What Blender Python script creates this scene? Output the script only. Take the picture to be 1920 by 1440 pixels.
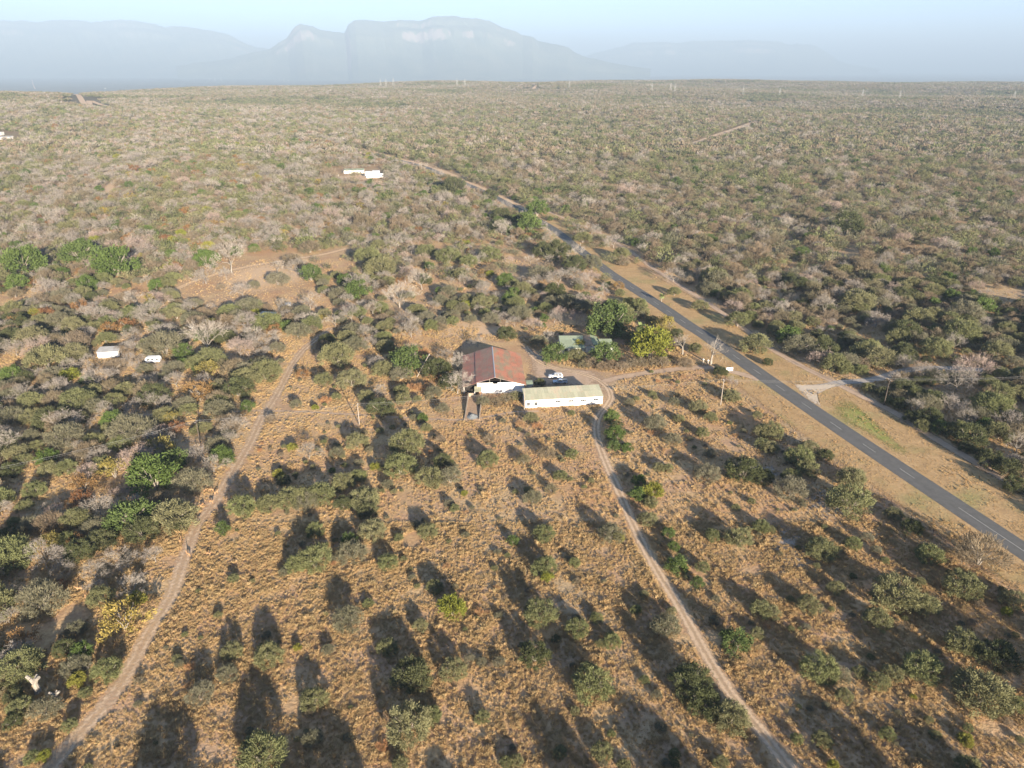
import bpy, math, random
import numpy as np
from mathutils import Vector, Matrix, Quaternion
for o in list(bpy.data.objects): bpy.data.objects.remove(o)
SC = bpy.context.scene
COL = SC.collection
R = math.radians

# ------------------------------------------------------------------ camera, sky, sun, exposure
CAM_H, FPX, HORIZON = 105.0, 1333.0, 127.0
PITCH = math.atan((720 - HORIZON) / FPX)
cam_data = bpy.data.cameras.new('camera'); cam = bpy.data.objects.new('camera', cam_data); COL.objects.link(cam)
cam.location = (0, 0, CAM_H); cam.rotation_euler = (R(90) - PITCH, 0, 0)
cam_data.sensor_width = 36; cam_data.lens = 36 * FPX / 1920; cam_data.clip_end = 300000; cam_data.clip_start = 1
SC.camera = cam
SUN_AZ, SUN_EL = R(156.8), R(12.8)
sun_dir = Vector((math.sin(SUN_AZ) * math.cos(SUN_EL), math.cos(SUN_AZ) * math.cos(SUN_EL), math.sin(SUN_EL)))
world = bpy.data.worlds.new('World'); SC.world = world; world.use_nodes = True
wn = world.node_tree.nodes; wl = world.node_tree.links
sky = wn.new('ShaderNodeTexSky'); sky.sky_type = 'NISHITA'; sky.sun_disc = False
sky.sun_elevation = SUN_EL; sky.sun_rotation = SUN_AZ; sky.air_density = 0.5; sky.dust_density = 0.1; sky.ozone_density = 2.0
wl.new(sky.outputs[0], wn['Background'].inputs[0]); wn['Background'].inputs[1].default_value = 0.05
sd = bpy.data.lights.new('sun', 'SUN'); sd.energy = 5.0; sd.angle = R(0.53); sd.color = (1.0, 0.87, 0.70)
sun = bpy.data.objects.new('sun', sd); COL.objects.link(sun)
sun.rotation_euler = (-sun_dir).to_track_quat('-Z', 'Y').to_euler(); sun.location = (60, -100, 300)
SC.view_settings.view_transform = 'Standard'; SC.view_settings.look = 'None'
SC.view_settings.exposure = 2.62; SC.view_settings.gamma = 1
SC.cycles.max_bounces = 5; SC.cycles.diffuse_bounces = 2; SC.cycles.volume_bounces = 0
SC.cycles.transparent_max_bounces = 12; SC.cycles.use_denoising = True
SC.cycles.caustics_reflective = False; SC.cycles.caustics_refractive = False
HAZE_DENSITY, HAZE_COLOR, HAZE_G = 1.1e-4, (0.35, 0.46, 0.60), -0.07

# ------------------------------------------------------------------ helpers
rng = np.random.default_rng(7); rnd = random.Random(11)
def smooth(a, b, x):
    t = np.clip((x - a) / (b - a), 0, 1); return t * t * (3 - 2 * t)
def terrain(x, y):
    x = np.asarray(x, float); y = np.asarray(y, float)
    r = np.hypot(x, y); az = np.arctan2(x, np.maximum(y, 1))
    far = smooth(950, 1900, r)
    crest = 4100 + np.where(az < 0, 1500, 500) * np.clip(az / .6, -1, 1)
    rise = (31 + 2 * np.sin(az * 9 + 1)) * smooth(1000, 3300, r * 3300 / crest * .97)
    drop = 150 * smooth(crest * 1.02, crest * 1.9, r)
    und = 7 * np.sin(x / 410 + 1.3) * np.cos(y / 520 + .4) + 5 * np.sin((x + y) / 260) + 3 * np.sin((x * .8 - y) / 170 + 2)
    ridge = 9 * np.exp(-((r - 1750 - 250 * np.sin(az * 5)) / 260) ** 2) * smooth(-.7, -.1, az) * (1 - smooth(.15, .4, az))
    return far * (rise - drop + und * (1 - .7 * smooth(4500, 7000, r)) + ridge)
CT, ST = math.cos(PITCH), math.sin(PITCH)
def ray(px, py):
    x = (px - 960) / FPX; y = (720 - py) / FPX
    return np.array([x, CT + y * ST, -ST + y * CT])
def G(px, py, z=0.0):                                   # survey: where the sight line meets height z
    d = ray(px, py); t = (CAM_H - z) / -d[2]
    return np.array([d[0] * t, d[1] * t])
def G3(px, py):                                         # the same on the rolling land
    d = ray(px, py); t = 100.0
    for k in range(4000):
        p = d * t
        if CAM_H + p[2] <= float(terrain(p[0], p[1])): break
        t *= 1.004
        if t > 60000: break
    return np.array([d[0] * t, d[1] * t, float(terrain(d[0] * t, d[1] * t))])
def project(X, Y, Z):
    X = np.asarray(X, float); Y = np.asarray(Y, float); Z = np.asarray(Z, float) - CAM_H
    dep = Y * CT - Z * ST; up = Y * ST + Z * CT
    return 960 + FPX * X / dep, 720 - FPX * up / dep, dep

def mesh_np(name, V, F, mats=(), mi=None, smooth_=False, attr=None):
    """V (n,3); F list of (m,k) index arrays"""
    me = bpy.data.meshes.new(name)
    F = [np.asarray(f, np.int32) for f in F if len(f)]
    me.vertices.add(len(V)); me.vertices.foreach_set('co', np.asarray(V, np.float32).ravel())
    tot = sum(f.size for f in F); n = sum(len(f) for f in F)
    me.loops.add(tot); me.polygons.add(n)
    me.loops.foreach_set('vertex_index', np.concatenate([f.ravel() for f in F]))
    sizes = np.concatenate([np.full(len(f), f.shape[1]) for f in F])
    me.polygons.foreach_set('loop_start', np.concatenate([[0], np.cumsum(sizes)[:-1]]).astype(np.int32))
    if mi is not None: me.polygons.foreach_set('material_index', np.asarray(mi, np.int32))
    if smooth_: me.polygons.foreach_set('use_smooth', np.ones(n, bool))
    if attr:
        for k, v in attr.items():
            a = me.attributes.new(k, 'FLOAT', 'POINT'); a.data.foreach_set('value', np.asarray(v, np.float32))
    for m in mats: me.materials.append(m)
    me.update(calc_edges=True); me.validate()
    return me
def link(name, data, parent=None, loc=None, rot=None, scale=None):
    o = bpy.data.objects.new(name, data); COL.objects.link(o)
    if parent is not None: o.parent = parent
    if loc is not None: o.location = loc
    if rot is not None: o.rotation_euler = rot
    if scale is not None: o.scale = scale
    return o
def tag(o, label=None, cat=None, group=None, kind=None):
    if label: o['label'] = label
    if cat: o['category'] = cat
    if group: o['group'] = group
    if kind: o['kind'] = kind
    return o
def empty(name, loc, rz=0):
    o = link(name, None, None, loc, (0, 0, rz)); o.empty_display_size = .3; return o
class MB:
    def __init__(s): s.v = []; s.f = []; s.m = []
    def poly(s, pts, m=0):
        b = len(s.v); s.v += [tuple(p) for p in pts]; s.f.append(tuple(range(b, b + len(pts)))); s.m.append(m); return s
    def hexa(s, p, m=0):                                # 8 corners: bottom 0-3, top 4-7
        b = len(s.v); s.v += [tuple(q) for q in p]
        for f in ((0,3,2,1),(4,5,6,7),(0,1,5,4),(1,2,6,5),(2,3,7,6),(3,0,4,7)): s.f.append(tuple(b + i for i in f)); s.m.append(m)
        return s
    def box(s, x0, x1, y0, y1, z0, z1, m=0):
        return s.hexa([(x0,y0,z0),(x1,y0,z0),(x1,y1,z0),(x0,y1,z0),(x0,y0,z1),(x1,y0,z1),(x1,y1,z1),(x0,y1,z1)], m)
    def slab(s, a, b, c, d, t, m=0):                    # four top corners, thickness down
        pts = [Vector(q) for q in (a, b, c, d)]
        return s.hexa([q - Vector((0, 0, t)) for q in pts] + pts, m)
    def tube(s, p0, p1, r0, r1, n=6, m=0, cap=True):
        p0, p1 = Vector(p0), Vector(p1); d = (p1 - p0)
        if d.length < 1e-6: return s
        q = d.to_track_quat('Z', 'Y'); b = len(s.v)
        for p, r in ((p0, r0), (p1, r1)):
            for k in range(n):
                a = 2 * math.pi * k / n; s.v.append(tuple(p + q @ Vector((r * math.cos(a), r * math.sin(a), 0))))
        for k in range(n): s.f.append((b + k, b + (k + 1) % n, b + n + (k + 1) % n, b + n + k)); s.m.append(m)
        if cap: s.f.append(tuple(b + k for k in reversed(range(n)))); s.f.append(tuple(b + n + k for k in range(n))); s.m += [m, m]
        return s
    def extrude(s, prof, y0, y1, m=0):                  # profile in x,z swept along y
        b = len(s.v); n = len(prof)
        s.v += [(x, y0, z) for x, z in prof] + [(x, y1, z) for x, z in prof]
        s.f.append(tuple(range(b, b + n))); s.f.append(tuple(b + n + k for k in reversed(range(n)))); s.m += [m, m]
        for k in range(n): s.f.append((b + k, b + n + k, b + n + (k + 1) % n, b + (k + 1) % n)); s.m.append(m)
        return s
    def mesh(s, name, *mats, smooth=False):
        me = bpy.data.meshes.new(name); me.from_pydata(s.v, [], s.f)
        for m in mats: me.materials.append(m)
        me.polygons.foreach_set('material_index', s.m)
        if smooth: me.polygons.foreach_set('use_smooth', [True] * len(s.f))
        me.update(); return me
    def obj(s, name, mat, parent=None, loc=None, rot=None, **k):
        mats = mat if isinstance(mat, (list, tuple)) else [mat]
        return link(name, s.mesh(name, *mats, **k), parent, loc, rot)

# ------------------------------------------------------------------ materials
def new_mat(name):
    m = bpy.data.materials.new(name); m.use_nodes = True
    nt = m.node_tree; b = nt.nodes['Principled BSDF']; b.inputs['Roughness'].default_value = .85
    b.inputs['Specular IOR Level'].default_value = .2
    return m, nt, b
def N(nt, t, **k):
    n = nt.nodes.new(t)
    for a, v in k.items():
        if a in n.inputs: n.inputs[a].default_value = v
        else: setattr(n, a, v)
    return n
def ramp(nt, fac, stops):
    r = nt.nodes.new('ShaderNodeValToRGB'); e = r.color_ramp.elements
    while len(e) < len(stops): e.new(.5)
    for q, (p, c) in zip(e, stops): q.position = p; q.color = (*c, 1) if len(c) == 3 else c
    nt.links.new(fac, r.inputs[0]); return r.outputs[0]
def noise(nt, scale, detail=4, rough=.6, vec=None):
    n = N(nt, 'ShaderNodeTexNoise'); n.inputs['Scale'].default_value = scale; n.inputs['Detail'].default_value = detail
    n.inputs['Roughness'].default_value = rough
    if vec is not None: nt.links.new(vec, n.inputs['Vector'])
    return n.outputs['Fac']
def mixc(nt, fac, a, b, mode='MIX'):
    n = nt.nodes.new('ShaderNodeMix'); n.data_type = 'RGBA'; n.blend_type = mode
    for s, v in ((n.inputs[0], fac), (n.inputs[6], a), (n.inputs[7], b)):
        if hasattr(v, 'is_linked'): nt.links.new(v, s)
        elif isinstance(v, (int, float)): s.default_value = v
        else: s.default_value = (*v, 1)
    return n.outputs[2]
def math_(nt, op, a, b=None):
    n = nt.nodes.new('ShaderNodeMath'); n.operation = op
    for s, v in ((n.inputs[0], a), (n.inputs[1], b)):
        if v is None: continue
        if hasattr(v, 'is_linked'): nt.links.new(v, s)
        else: s.default_value = v
    return n.outputs[0]
def pos(nt): return nt.nodes.new('ShaderNodeNewGeometry').outputs['Position']
def bump(nt, b, h, strength, dist):
    n = nt.nodes.new('ShaderNodeBump'); n.inputs['Strength'].default_value = strength; n.inputs['Distance'].default_value = dist
    nt.links.new(h, n.inputs['Height']); nt.links.new(n.outputs[0], b.inputs['Normal'])
def plain(name, c, rough=.8, metal=0, var=.12, scale=3.0, spec=.2):
    m, nt, b = new_mat(name)
    f = noise(nt, scale, 4, .6, pos(nt))
    c2 = tuple(x * (1 - var * 2) for x in c)
    nt.links.new(ramp(nt, f, [(.3, c2), (.7, c)]), b.inputs['Base Color'])
    b.inputs['Roughness'].default_value = rough; b.inputs['Metallic'].default_value = metal; b.inputs['Specular IOR Level'].default_value = spec
    return m
def foliage(name, tints, transl=.25, rough=.75):
    """tints: colours chosen per plant, varied from clump to clump"""
    m, nt, b = new_mat(name)
    info = nt.nodes.new('ShaderNodeObjectInfo')
    n = len(tints); r = ramp(nt, info.outputs['Random'], [((i + .5) / n, t) for i, t in enumerate(tints)])
    at = N(nt, 'ShaderNodeAttribute', attribute_name='tint')
    v = math_(nt, 'ADD', math_(nt, 'MULTIPLY', at.outputs['Fac'], .7), .65)
    hs = nt.nodes.new('ShaderNodeHueSaturation'); nt.links.new(r, hs.inputs['Color']); nt.links.new(v, hs.inputs['Value'])
    nt.links.new(hs.outputs[0], b.inputs['Base Color']); b.inputs['Roughness'].default_value = rough; b.inputs['Specular IOR Level'].default_value = .15
    if transl > 0:
        t = nt.nodes.new('ShaderNodeBsdfTranslucent'); nt.links.new(hs.outputs[0], t.inputs[0])
        mx = nt.nodes.new('ShaderNodeMixShader'); mx.inputs[0].default_value = transl
        nt.links.new(b.outputs[0], mx.inputs[1]); nt.links.new(t.outputs[0], mx.inputs[2])
        nt.links.new(mx.outputs[0], nt.nodes['Material Output'].inputs[0])
    return m
M = {}
M['olive'] = foliage('olive_leaves', [(.165,.165,.076), (.19,.182,.09), (.145,.158,.066), (.205,.192,.102), (.165,.176,.074)])
M['greygreen'] = foliage('grey_green_leaves', [(.178,.165,.105), (.155,.15,.092), (.19,.175,.118), (.165,.158,.098)])
M['darkolive'] = foliage('dark_olive_leaves', [(.085,.095,.040), (.105,.11,.052), (.09,.10,.044)])
M['bright'] = foliage('bright_green_leaves', [(.085,.125,.032), (.105,.145,.04), (.095,.13,.042)], .3)
M['lime'] = foliage('yellow_green_leaves', [(.19,.20,.035), (.22,.21,.045)], .3)
M['yellow'] = foliage('yellow_leaves', [(.25,.205,.06), (.22,.19,.065), (.27,.21,.06)], .3)
M['orange'] = foliage('orange_leaves', [(.23,.13,.055), (.26,.14,.06), (.24,.165,.065), (.21,.105,.05)], .3)
M['brown'] = foliage('brown_twigs', [(.20,.152,.10), (.172,.14,.088), (.21,.165,.112), (.18,.142,.10), (.16,.142,.082)], .15)
M['bare'] = foliage('grey_twigs', [(.235,.205,.178), (.205,.182,.155), (.255,.225,.195), (.22,.195,.168)], 0)
M['pale'] = foliage('pale_twigs', [(.315,.28,.24), (.285,.25,.21)], 0)
M['redtwig'] = foliage('reddish_twigs', [(.26,.205,.175), (.29,.22,.185)], 0)
M['frond'] = foliage('palm_fronds', [(.16,.20,.07), (.20,.22,.10)], .2)
M['silverfrond'] = foliage('silver_fronds', [(.075,.08,.068)], .1)
M['bark'] = plain('grey_bark', (.30,.26,.215), var=.2, scale=8)
M['palebark'] = plain('pale_bark', (.31,.275,.23), var=.25, scale=5)
M['redgrass'] = foliage('reddish_dry_grass', [(.36,.19,.09), (.33,.20,.10)], .2)

def ground_mat():
    m, nt, b = new_mat('dry_savanna_ground'); P = pos(nt)
    big = noise(nt, .012, 3, .55, P); mid = noise(nt, .11, 4, .6, P); fine = noise(nt, 1.1, 4, .65, P); grit = noise(nt, 4.5, 2, .6, P)
    straw = ramp(nt, fine, [(.30, (.36,.235,.12)), (.48, (.48,.325,.17)), (.62, (.55,.39,.215)), (.75, (.60,.44,.255))])
    soil = ramp(nt, fine, [(.3, (.34,.21,.125)), (.7, (.50,.33,.205))])
    a = mixc(nt, ramp(nt, mid, [(.44, (0,0,0)), (.60, (1,1,1))]), straw, soil)
    red = mixc(nt, ramp(nt, noise(nt, .035, 4, .6, P), [(.46, (0,0,0)), (.66, (.7,.7,.7))]), a, (.42,.235,.12))
    grey = mixc(nt, ramp(nt, big, [(.45, (0,0,0)), (.65, (.55,.55,.55))]), red, (.33,.27,.19))
    ln = nt.nodes.new('ShaderNodeVectorMath'); ln.operation = 'LENGTH'; nt.links.new(P, ln.inputs[0])
    far = N(nt, 'ShaderNodeMapRange'); nt.links.new(ln.outputs['Value'], far.inputs[0]); far.inputs[1].default_value = 380; far.inputs[2].default_value = 1800
    bushy = ramp(nt, noise(nt, .004, 4, .7, P), [(.35, (.095,.085,.055)), (.65, (.15,.125,.08))])
    grey = mixc(nt, far.outputs[0], grey, bushy)
    nt.links.new(grey, b.inputs['Base Color']); b.inputs['Roughness'].default_value = .95; b.inputs['Specular IOR Level'].default_value = .05
    h = math_(nt, 'ADD', math_(nt, 'MULTIPLY', fine, 1.0), math_(nt, 'MULTIPLY', grit, .25))
    bump(nt, b, h, .5, .5)
    return m
M['ground'] = ground_mat()
def strip_mat(name, c1, c2, c3=None, ruts=False, fade=.25, nscale=1.6, edge_noise=.6, green=None, rough=.95):
    """sheet laid on the ground; its edge is broken up by noise (attribute 'across' runs -1..1)"""
    m, nt, b = new_mat(name); P = pos(nt)
    f = noise(nt, nscale, 4, .65, P); g = noise(nt, .22, 3, .6, P)
    col = mixc(nt, ramp(nt, g, [(.4, (0,0,0)), (.62, (1,1,1))]), ramp(nt, f, [(.3, c1), (.7, c2)]), c3 or c1)
    if green:
        col = mixc(nt, ramp(nt, noise(nt, .06, 3, .6, P), [(.52, (0,0,0)), (.70, (.7,.7,.7))]), col, green)
        col = mixc(nt, ramp(nt, noise(nt, .3, 5, .75, P), [(.45, (0,0,0)), (.7, (.6,.6,.6))]), col, (.26,.17,.09))
    nt.links.new(col, b.inputs['Base Color']); b.inputs['Roughness'].default_value = rough; b.inputs['Specular IOR Level'].default_value = .1
    bump(nt, b, f, .4, .25)
    at = N(nt, 'ShaderNodeAttribute', attribute_name='across')
    ab = math_(nt, 'ABSOLUTE', at.outputs['Fac'])
    e = math_(nt, 'ADD', ab, math_(nt, 'MULTIPLY', math_(nt, 'SUBTRACT', noise(nt, .9, 4, .7, P), .5), edge_noise))
    mr = N(nt, 'ShaderNodeMapRange'); nt.links.new(e, mr.inputs[0]); mr.inputs[1].default_value = 1 - fade; mr.inputs[2].default_value = 1 - fade * .35
    mr.inputs[3].default_value = 1; mr.inputs[4].default_value = 0
    al = mr.outputs[0]
    if ruts:                                            # grass grows between the wheel ruts
        mid = N(nt, 'ShaderNodeMapRange'); nt.links.new(math_(nt, 'ADD', ab, math_(nt, 'MULTIPLY', math_(nt, 'SUBTRACT', noise(nt, 1.3, 4, .7, P), .5), .55)), mid.inputs[0])
        mid.inputs[1].default_value = .08; mid.inputs[2].default_value = .26; mid.inputs[3].default_value = ruts; mid.inputs[4].default_value = 1
        al = math_(nt, 'MULTIPLY', al, mid.outputs[0])
    tr = nt.nodes.new('ShaderNodeBsdfTransparent'); mx = nt.nodes.new('ShaderNodeMixShader')
    nt.links.new(al, mx.inputs[0]); nt.links.new(tr.outputs[0], mx.inputs[1]); nt.links.new(b.outputs[0], mx.inputs[2])
    nt.links.new(mx.outputs[0], nt.nodes['Material Output'].inputs[0])
    return m
M['track'] = strip_mat('pale_track_soil', (.54,.385,.25), (.63,.47,.32), (.56,.41,.27), ruts=.5, fade=.6, edge_noise=1.1)
M['fainttrack'] = strip_mat('faint_track_soil', (.54,.385,.25), (.63,.47,.32), (.56,.41,.27), ruts=.45, fade=.85, edge_noise=1.8)
M['path'] = strip_mat('worn_path_soil', (.42,.30,.205), (.54,.40,.285), fade=.45, edge_noise=.8)
M['sand'] = strip_mat('bare_pale_sand', (.48,.33,.20), (.58,.42,.27), (.52,.36,.22), fade=.55, edge_noise=1.2)
M['farsand'] = strip_mat('far_pale_sand', (.50,.35,.22), (.60,.44,.29), fade=.3, edge_noise=.4, nscale=.2)
M['greysoil'] = strip_mat('bare_grey_soil', (.36,.30,.24), (.44,.36,.28), fade=.8, edge_noise=1.9)
M['gravel'] = strip_mat('pale_gravel', (.50,.41,.30), (.60,.50,.38), (.54,.44,.33), fade=.3, edge_noise=.5)
M['shoulder'] = strip_mat('gravel_shoulder', (.40,.30,.21), (.52,.42,.32), fade=.5, edge_noise=.7)
M['greyroad'] = strip_mat('grey_gravel_road', (.34,.30,.26), (.44,.39,.33), fade=.3, edge_noise=.4)
M['verge'] = strip_mat('mown_verge_grass', (.38,.24,.115), (.52,.36,.19), (.41,.27,.13), fade=.14, edge_noise=.3, green=(.25,.25,.10), nscale=1.3)
M['greenverge'] = strip_mat('green_verge_grass', (.20,.22,.06), (.28,.28,.08), (.33,.29,.11), fade=.6, edge_noise=.8)
M['pond'] = plain('still_pond_water', (.25,.32,.34), rough=.1, spec=.5)
def asphalt():
    m, nt, b = new_mat('worn_asphalt'); P = pos(nt)
    at = N(nt, 'ShaderNodeAttribute', attribute_name='across')
    w = math_(nt, 'ABSOLUTE', math_(nt, 'SUBTRACT', math_(nt, 'ABSOLUTE', at.outputs['Fac']), .5))
    base = ramp(nt, noise(nt, .5, 5, .7, P), [(.3, (.098,.095,.088)), (.7, (.14,.135,.122))])
    c = mixc(nt, ramp(nt, w, [(.0, (.25,.25,.25)), (.3, (0,0,0))]), base, (.15,.145,.14))
    c = mixc(nt, ramp(nt, noise(nt, .05, 3, .5, P), [(.5, (0,0,0)), (.7, (.5,.5,.5))]), c, (.14,.135,.13))
    nt.links.new(c, b.inputs['Base Color']); b.inputs['Roughness'].default_value = .8
    return m
M['asphalt'] = asphalt()
M['roadpaint'] = plain('worn_road_paint', (.55,.53,.49), var=.25, scale=4)
def roof_mat(name, paint, rust, amount):
    m, nt, b = new_mat(name); P = pos(nt); info = nt.nodes.new('ShaderNodeObjectInfo')
    mp = N(nt, 'ShaderNodeMapping'); mp.inputs['Scale'].default_value = (1, .35, 1); nt.links.new(P, mp.inputs[0])
    f = math_(nt, 'ADD', noise(nt, .35, 5, .7, mp.outputs[0]), math_(nt, 'MULTIPLY', math_(nt, 'SUBTRACT', info.outputs['Random'], .5), .06))
    c = mixc(nt, ramp(nt, f, [(amount, (0,0,0)), (amount + .16, (1,1,1))]), paint, rust)
    c = mixc(nt, ramp(nt, noise(nt, 2.2, 3, .6, P), [(.4, (0,0,0)), (.7, (.45,.45,.45))]), c, tuple(x * 1.25 for x in paint))
    v = math_(nt, 'ADD', math_(nt, 'MULTIPLY', info.outputs['Random'], .22), .87)
    hs = nt.nodes.new('ShaderNodeHueSaturation'); nt.links.new(c, hs.inputs['Color']); nt.links.new(v, hs.inputs['Value'])
    nt.links.new(hs.outputs[0], b.inputs['Base Color']); b.inputs['Roughness'].default_value = .6; b.inputs['Specular IOR Level'].default_value = .3
    return m
M['rustroof'] = roof_mat('rusted_red_green_roof', (.26,.20,.12), (.40,.145,.08), .41)
M['redroof'] = roof_mat('rust_red_roof', (.30,.20,.13), (.38,.14,.09), .41)
M['paleroof'] = roof_mat('faded_green_roof', (.37,.36,.25), (.45,.34,.24), .52)
M['greenroof'] = roof_mat('light_green_roof', (.26,.30,.20), (.32,.28,.18), .62)
M['greyroof'] = roof_mat('grey_tin_roof', (.34,.33,.31), (.30,.22,.16), .60)
M['white'] = plain('white_limewash', (.80,.79,.76), var=.03, scale=.8)
M['offwhite'] = plain('stained_white_wall', (.62,.60,.55), var=.12, scale=1.2)
M['dark'] = plain('interior_shade_black', (.025,.022,.02), rough=.9)  # near-black colour standing in for shade inside the barn and lean-to
M['glass'] = plain('dark_window_glass', (.02,.024,.03), rough=.05, spec=.4)
M['wood'] = plain('weathered_pole_wood', (.36,.31,.26), var=.2, scale=6)
M['darkwood'] = plain('dark_pole_wood', (.10,.08,.065), var=.2, scale=6)
M['steel'] = plain('galvanised_steel', (.45,.45,.44), rough=.5, metal=.3)
M['wire'] = plain('aluminium_wire', (.32,.32,.32), rough=.5)
M['concrete'] = plain('stained_concrete', (.36,.29,.22), var=.2, scale=1.5)
M['brick'] = plain('brown_brick', (.30,.17,.12), var=.15, scale=4)
M['rubber'] = plain('tyre_rubber', (.02,.02,.02), rough=.9)
M['rim'] = plain('alloy_rim', (.45,.45,.46), rough=.3, metal=.8)
M['whitepaint'] = plain('white_car_paint', (.80,.80,.79), rough=.3, var=.02, spec=.5)
M['silverpaint'] = plain('silver_blue_car_paint', (.42,.48,.55), rough=.3, var=.03, metal=.4, spec=.5)
M['bedliner'] = plain('black_bed_liner', (.02,.02,.022), rough=.7)
M['lamp'] = plain('headlamp_glass', (.7,.7,.68), rough=.15, spec=.5)
M['redlamp'] = plain('tail_lamp', (.30,.02,.02), rough=.25, spec=.5)
M['tanfur'] = plain('tan_fur', (.42,.25,.13), var=.15, scale=6)
M['gravelheap'] = plain('pale_gravel_heap', (.24,.25,.25), var=.2, scale=5)
M['ramp'] = plain('dusty_ramp_soil', (.42,.29,.19), var=.2, scale=1.5)
M['pylon'] = plain('pylon_steel', (.42,.42,.41), rough=.6)
M['bluetin'] = plain('blue_tin_roof', (.16,.30,.36), rough=.5)
def rock_mat():
    m, nt, b = new_mat('mountain_rock_and_scrub'); g = nt.nodes.new('ShaderNodeNewGeometry')
    sx = nt.nodes.new('ShaderNodeSeparateXYZ'); nt.links.new(g.outputs['True Normal'], sx.inputs[0])
    n = noise(nt, .0018, 5, .65, g.outputs['Position'])
    s = math_(nt, 'ADD', sx.outputs[2], math_(nt, 'MULTIPLY', math_(nt, 'SUBTRACT', n, .5), .5))
    veg = ramp(nt, n, [(.35, (.07,.085,.06)), (.65, (.12,.125,.085))])
    c = mixc(nt, ramp(nt, s, [(.42, (1,1,1)), (.58, (0,0,0))]), veg, (.21,.17,.145))
    nt.links.new(c, b.inputs['Base Color']); b.inputs['Roughness'].default_value = 1
    return m
M['rock'] = rock_mat()

# ------------------------------------------------------------------ the land
def polar_ground():
    rings = np.concatenate([[4, 30], np.geomspace(60, 44000, 300)]); na = 720
    az = np.linspace(0, 2 * np.pi, na, endpoint=False)
    Rr, A = np.meshgrid(rings, az, indexing='ij'); X = Rr * np.sin(A); Y = Rr * np.cos(A); Z = terrain(X, Y)
    V = np.stack([X, Y, Z], -1).reshape(-1, 3); nr = len(rings)
    i, j = np.meshgrid(np.arange(nr - 1), np.arange(na), indexing='ij'); jn = (j + 1) % na
    Q = np.stack([i * na + j, i * na + jn, (i + 1) * na + jn, (i + 1) * na + j], -1).reshape(-1, 4)[:, ::-1]
    c = len(V); V = np.vstack([V, [[0, 0, 0]]])
    T = np.stack([np.full(na, c), (np.arange(na) + 1) % na, np.arange(na)], -1)[:, ::-1]
    return mesh_np('ground', V, [Q, T], [M['ground']], smooth_=True)
tag(link('ground', polar_ground()), kind='structure')

def catmull(P, step):
    P = np.asarray(P, float); out = []
    Q = np.vstack([2 * P[0] - P[1], P, 2 * P[-1] - P[-2]])
    for k in range(1, len(Q) - 2):
        p0, p1, p2, p3 = Q[k-1:k+3]; n = max(2, int(np.linalg.norm(p2 - p1) / step))
        for t in np.arange(n) / n:
            out.append(.5 * (2*p1 + (p2-p0)*t + (2*p0-5*p1+4*p2-p3)*t*t + (3*p1-p0-3*p2+p3)*t**3))
    out.append(P[-1]); return np.array(out)
def normals2(C):
    d = np.gradient(C, axis=0); d /= np.linalg.norm(d, axis=1)[:, None]
    return np.stack([d[:, 1], -d[:, 0]], -1)              # to the right of travel
def ribbon(name, C, w0, w1, z, mat, cols=5):
    n = normals2(C); us = np.linspace(0, 1, cols)
    pts = C[:, None, :] + n[:, None, :] * (w0 + (w1 - w0) * us)[None, :, None]
    Z = terrain(pts[..., 0], pts[..., 1]) + z
    V = np.concatenate([pts, Z[..., None]], -1).reshape(-1, 3); m = len(C)
    i, j = np.meshgrid(np.arange(m - 1), np.arange(cols - 1), indexing='ij')
    Q = np.stack([i*cols+j, i*cols+j+1, (i+1)*cols+j+1, (i+1)*cols+j], -1).reshape(-1, 4)
    ac = np.tile(us * 2 - 1, m)
    return tag(link(name, mesh_np(name, V, [Q], [mat], attr={'across': ac})), kind='structure')
def line(pxs, step=2.0): return catmull([G(*p) for p in pxs], step)

RPX = [(1455,722),(1385,673),(1320,628),(1294,612),(1268,594),(1248,580),(1205,552),(1186,540),(1166,527),(1135,506),(1081,464),(1035,428),(980,397),(915,363),(845,333),(790,311),(735,297),(690,285),(640,276)]
c0 = np.array([95.4, 233.7]); rd = np.array([.2653, -.9642])
ROAD = catmull([c0 + rd * t for t in (230, 170, 120, 80, 40)] + [G(*p) for p in RPX], 3.0)
road = ribbon('road', ROAD, -3.5, 3.5, .06, M['asphalt'], 9)
ribbon('road_shoulder', ROAD, -4.4, 4.4, .045, M['shoulder'], 5)
ribbon('verge', ROAD[178:], -7, 13, .022, M['sand'], 7)
ribbon('verge', ROAD[:190], -15.5, 24, .02, M['verge'], 9)
# worn centre line: dashes nearby, unbroken towards the near end
acc = np.concatenate([[0], np.cumsum(np.linalg.norm(np.diff(ROAD, axis=0), axis=1))])
def at_s(s): return np.array([np.interp(s, acc, ROAD[:, 0]), np.interp(s, acc, ROAD[:, 1])])
def dash(s0, s1):
    k = max(2, int((s1 - s0) / 3) + 1); ss = np.linspace(s0, s1, k); C = np.array([at_s(s) for s in ss]); nn = normals2(C) if k > 2 else np.repeat(normals2(np.array([C[0], (C[0]+C[1])/2, C[1]]))[:1], 2, 0)
    V = []; F = []
    for i in range(k):
        for sgn in (-1, 1): V.append((*(C[i] + nn[i] * .075 * sgn), .075))
    F = [(2*i, 2*i+1, 2*i+3, 2*i+2) for i in range(k - 1)]
    link('road_marking', mesh_np('road_marking', V, [np.array(F)], [M['roadpaint']]), road)
# solid part ends about where the photograph breaks it
pe = G(1798, 953); s_end = acc[np.argmin(np.hypot(*(ROAD - pe).T))]
dash(2, s_end)
s = s_end + 15
while s < s_end + 420: dash(s, s + 5.5); s += 15.2 if s < s_end + 150 else 14

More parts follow.
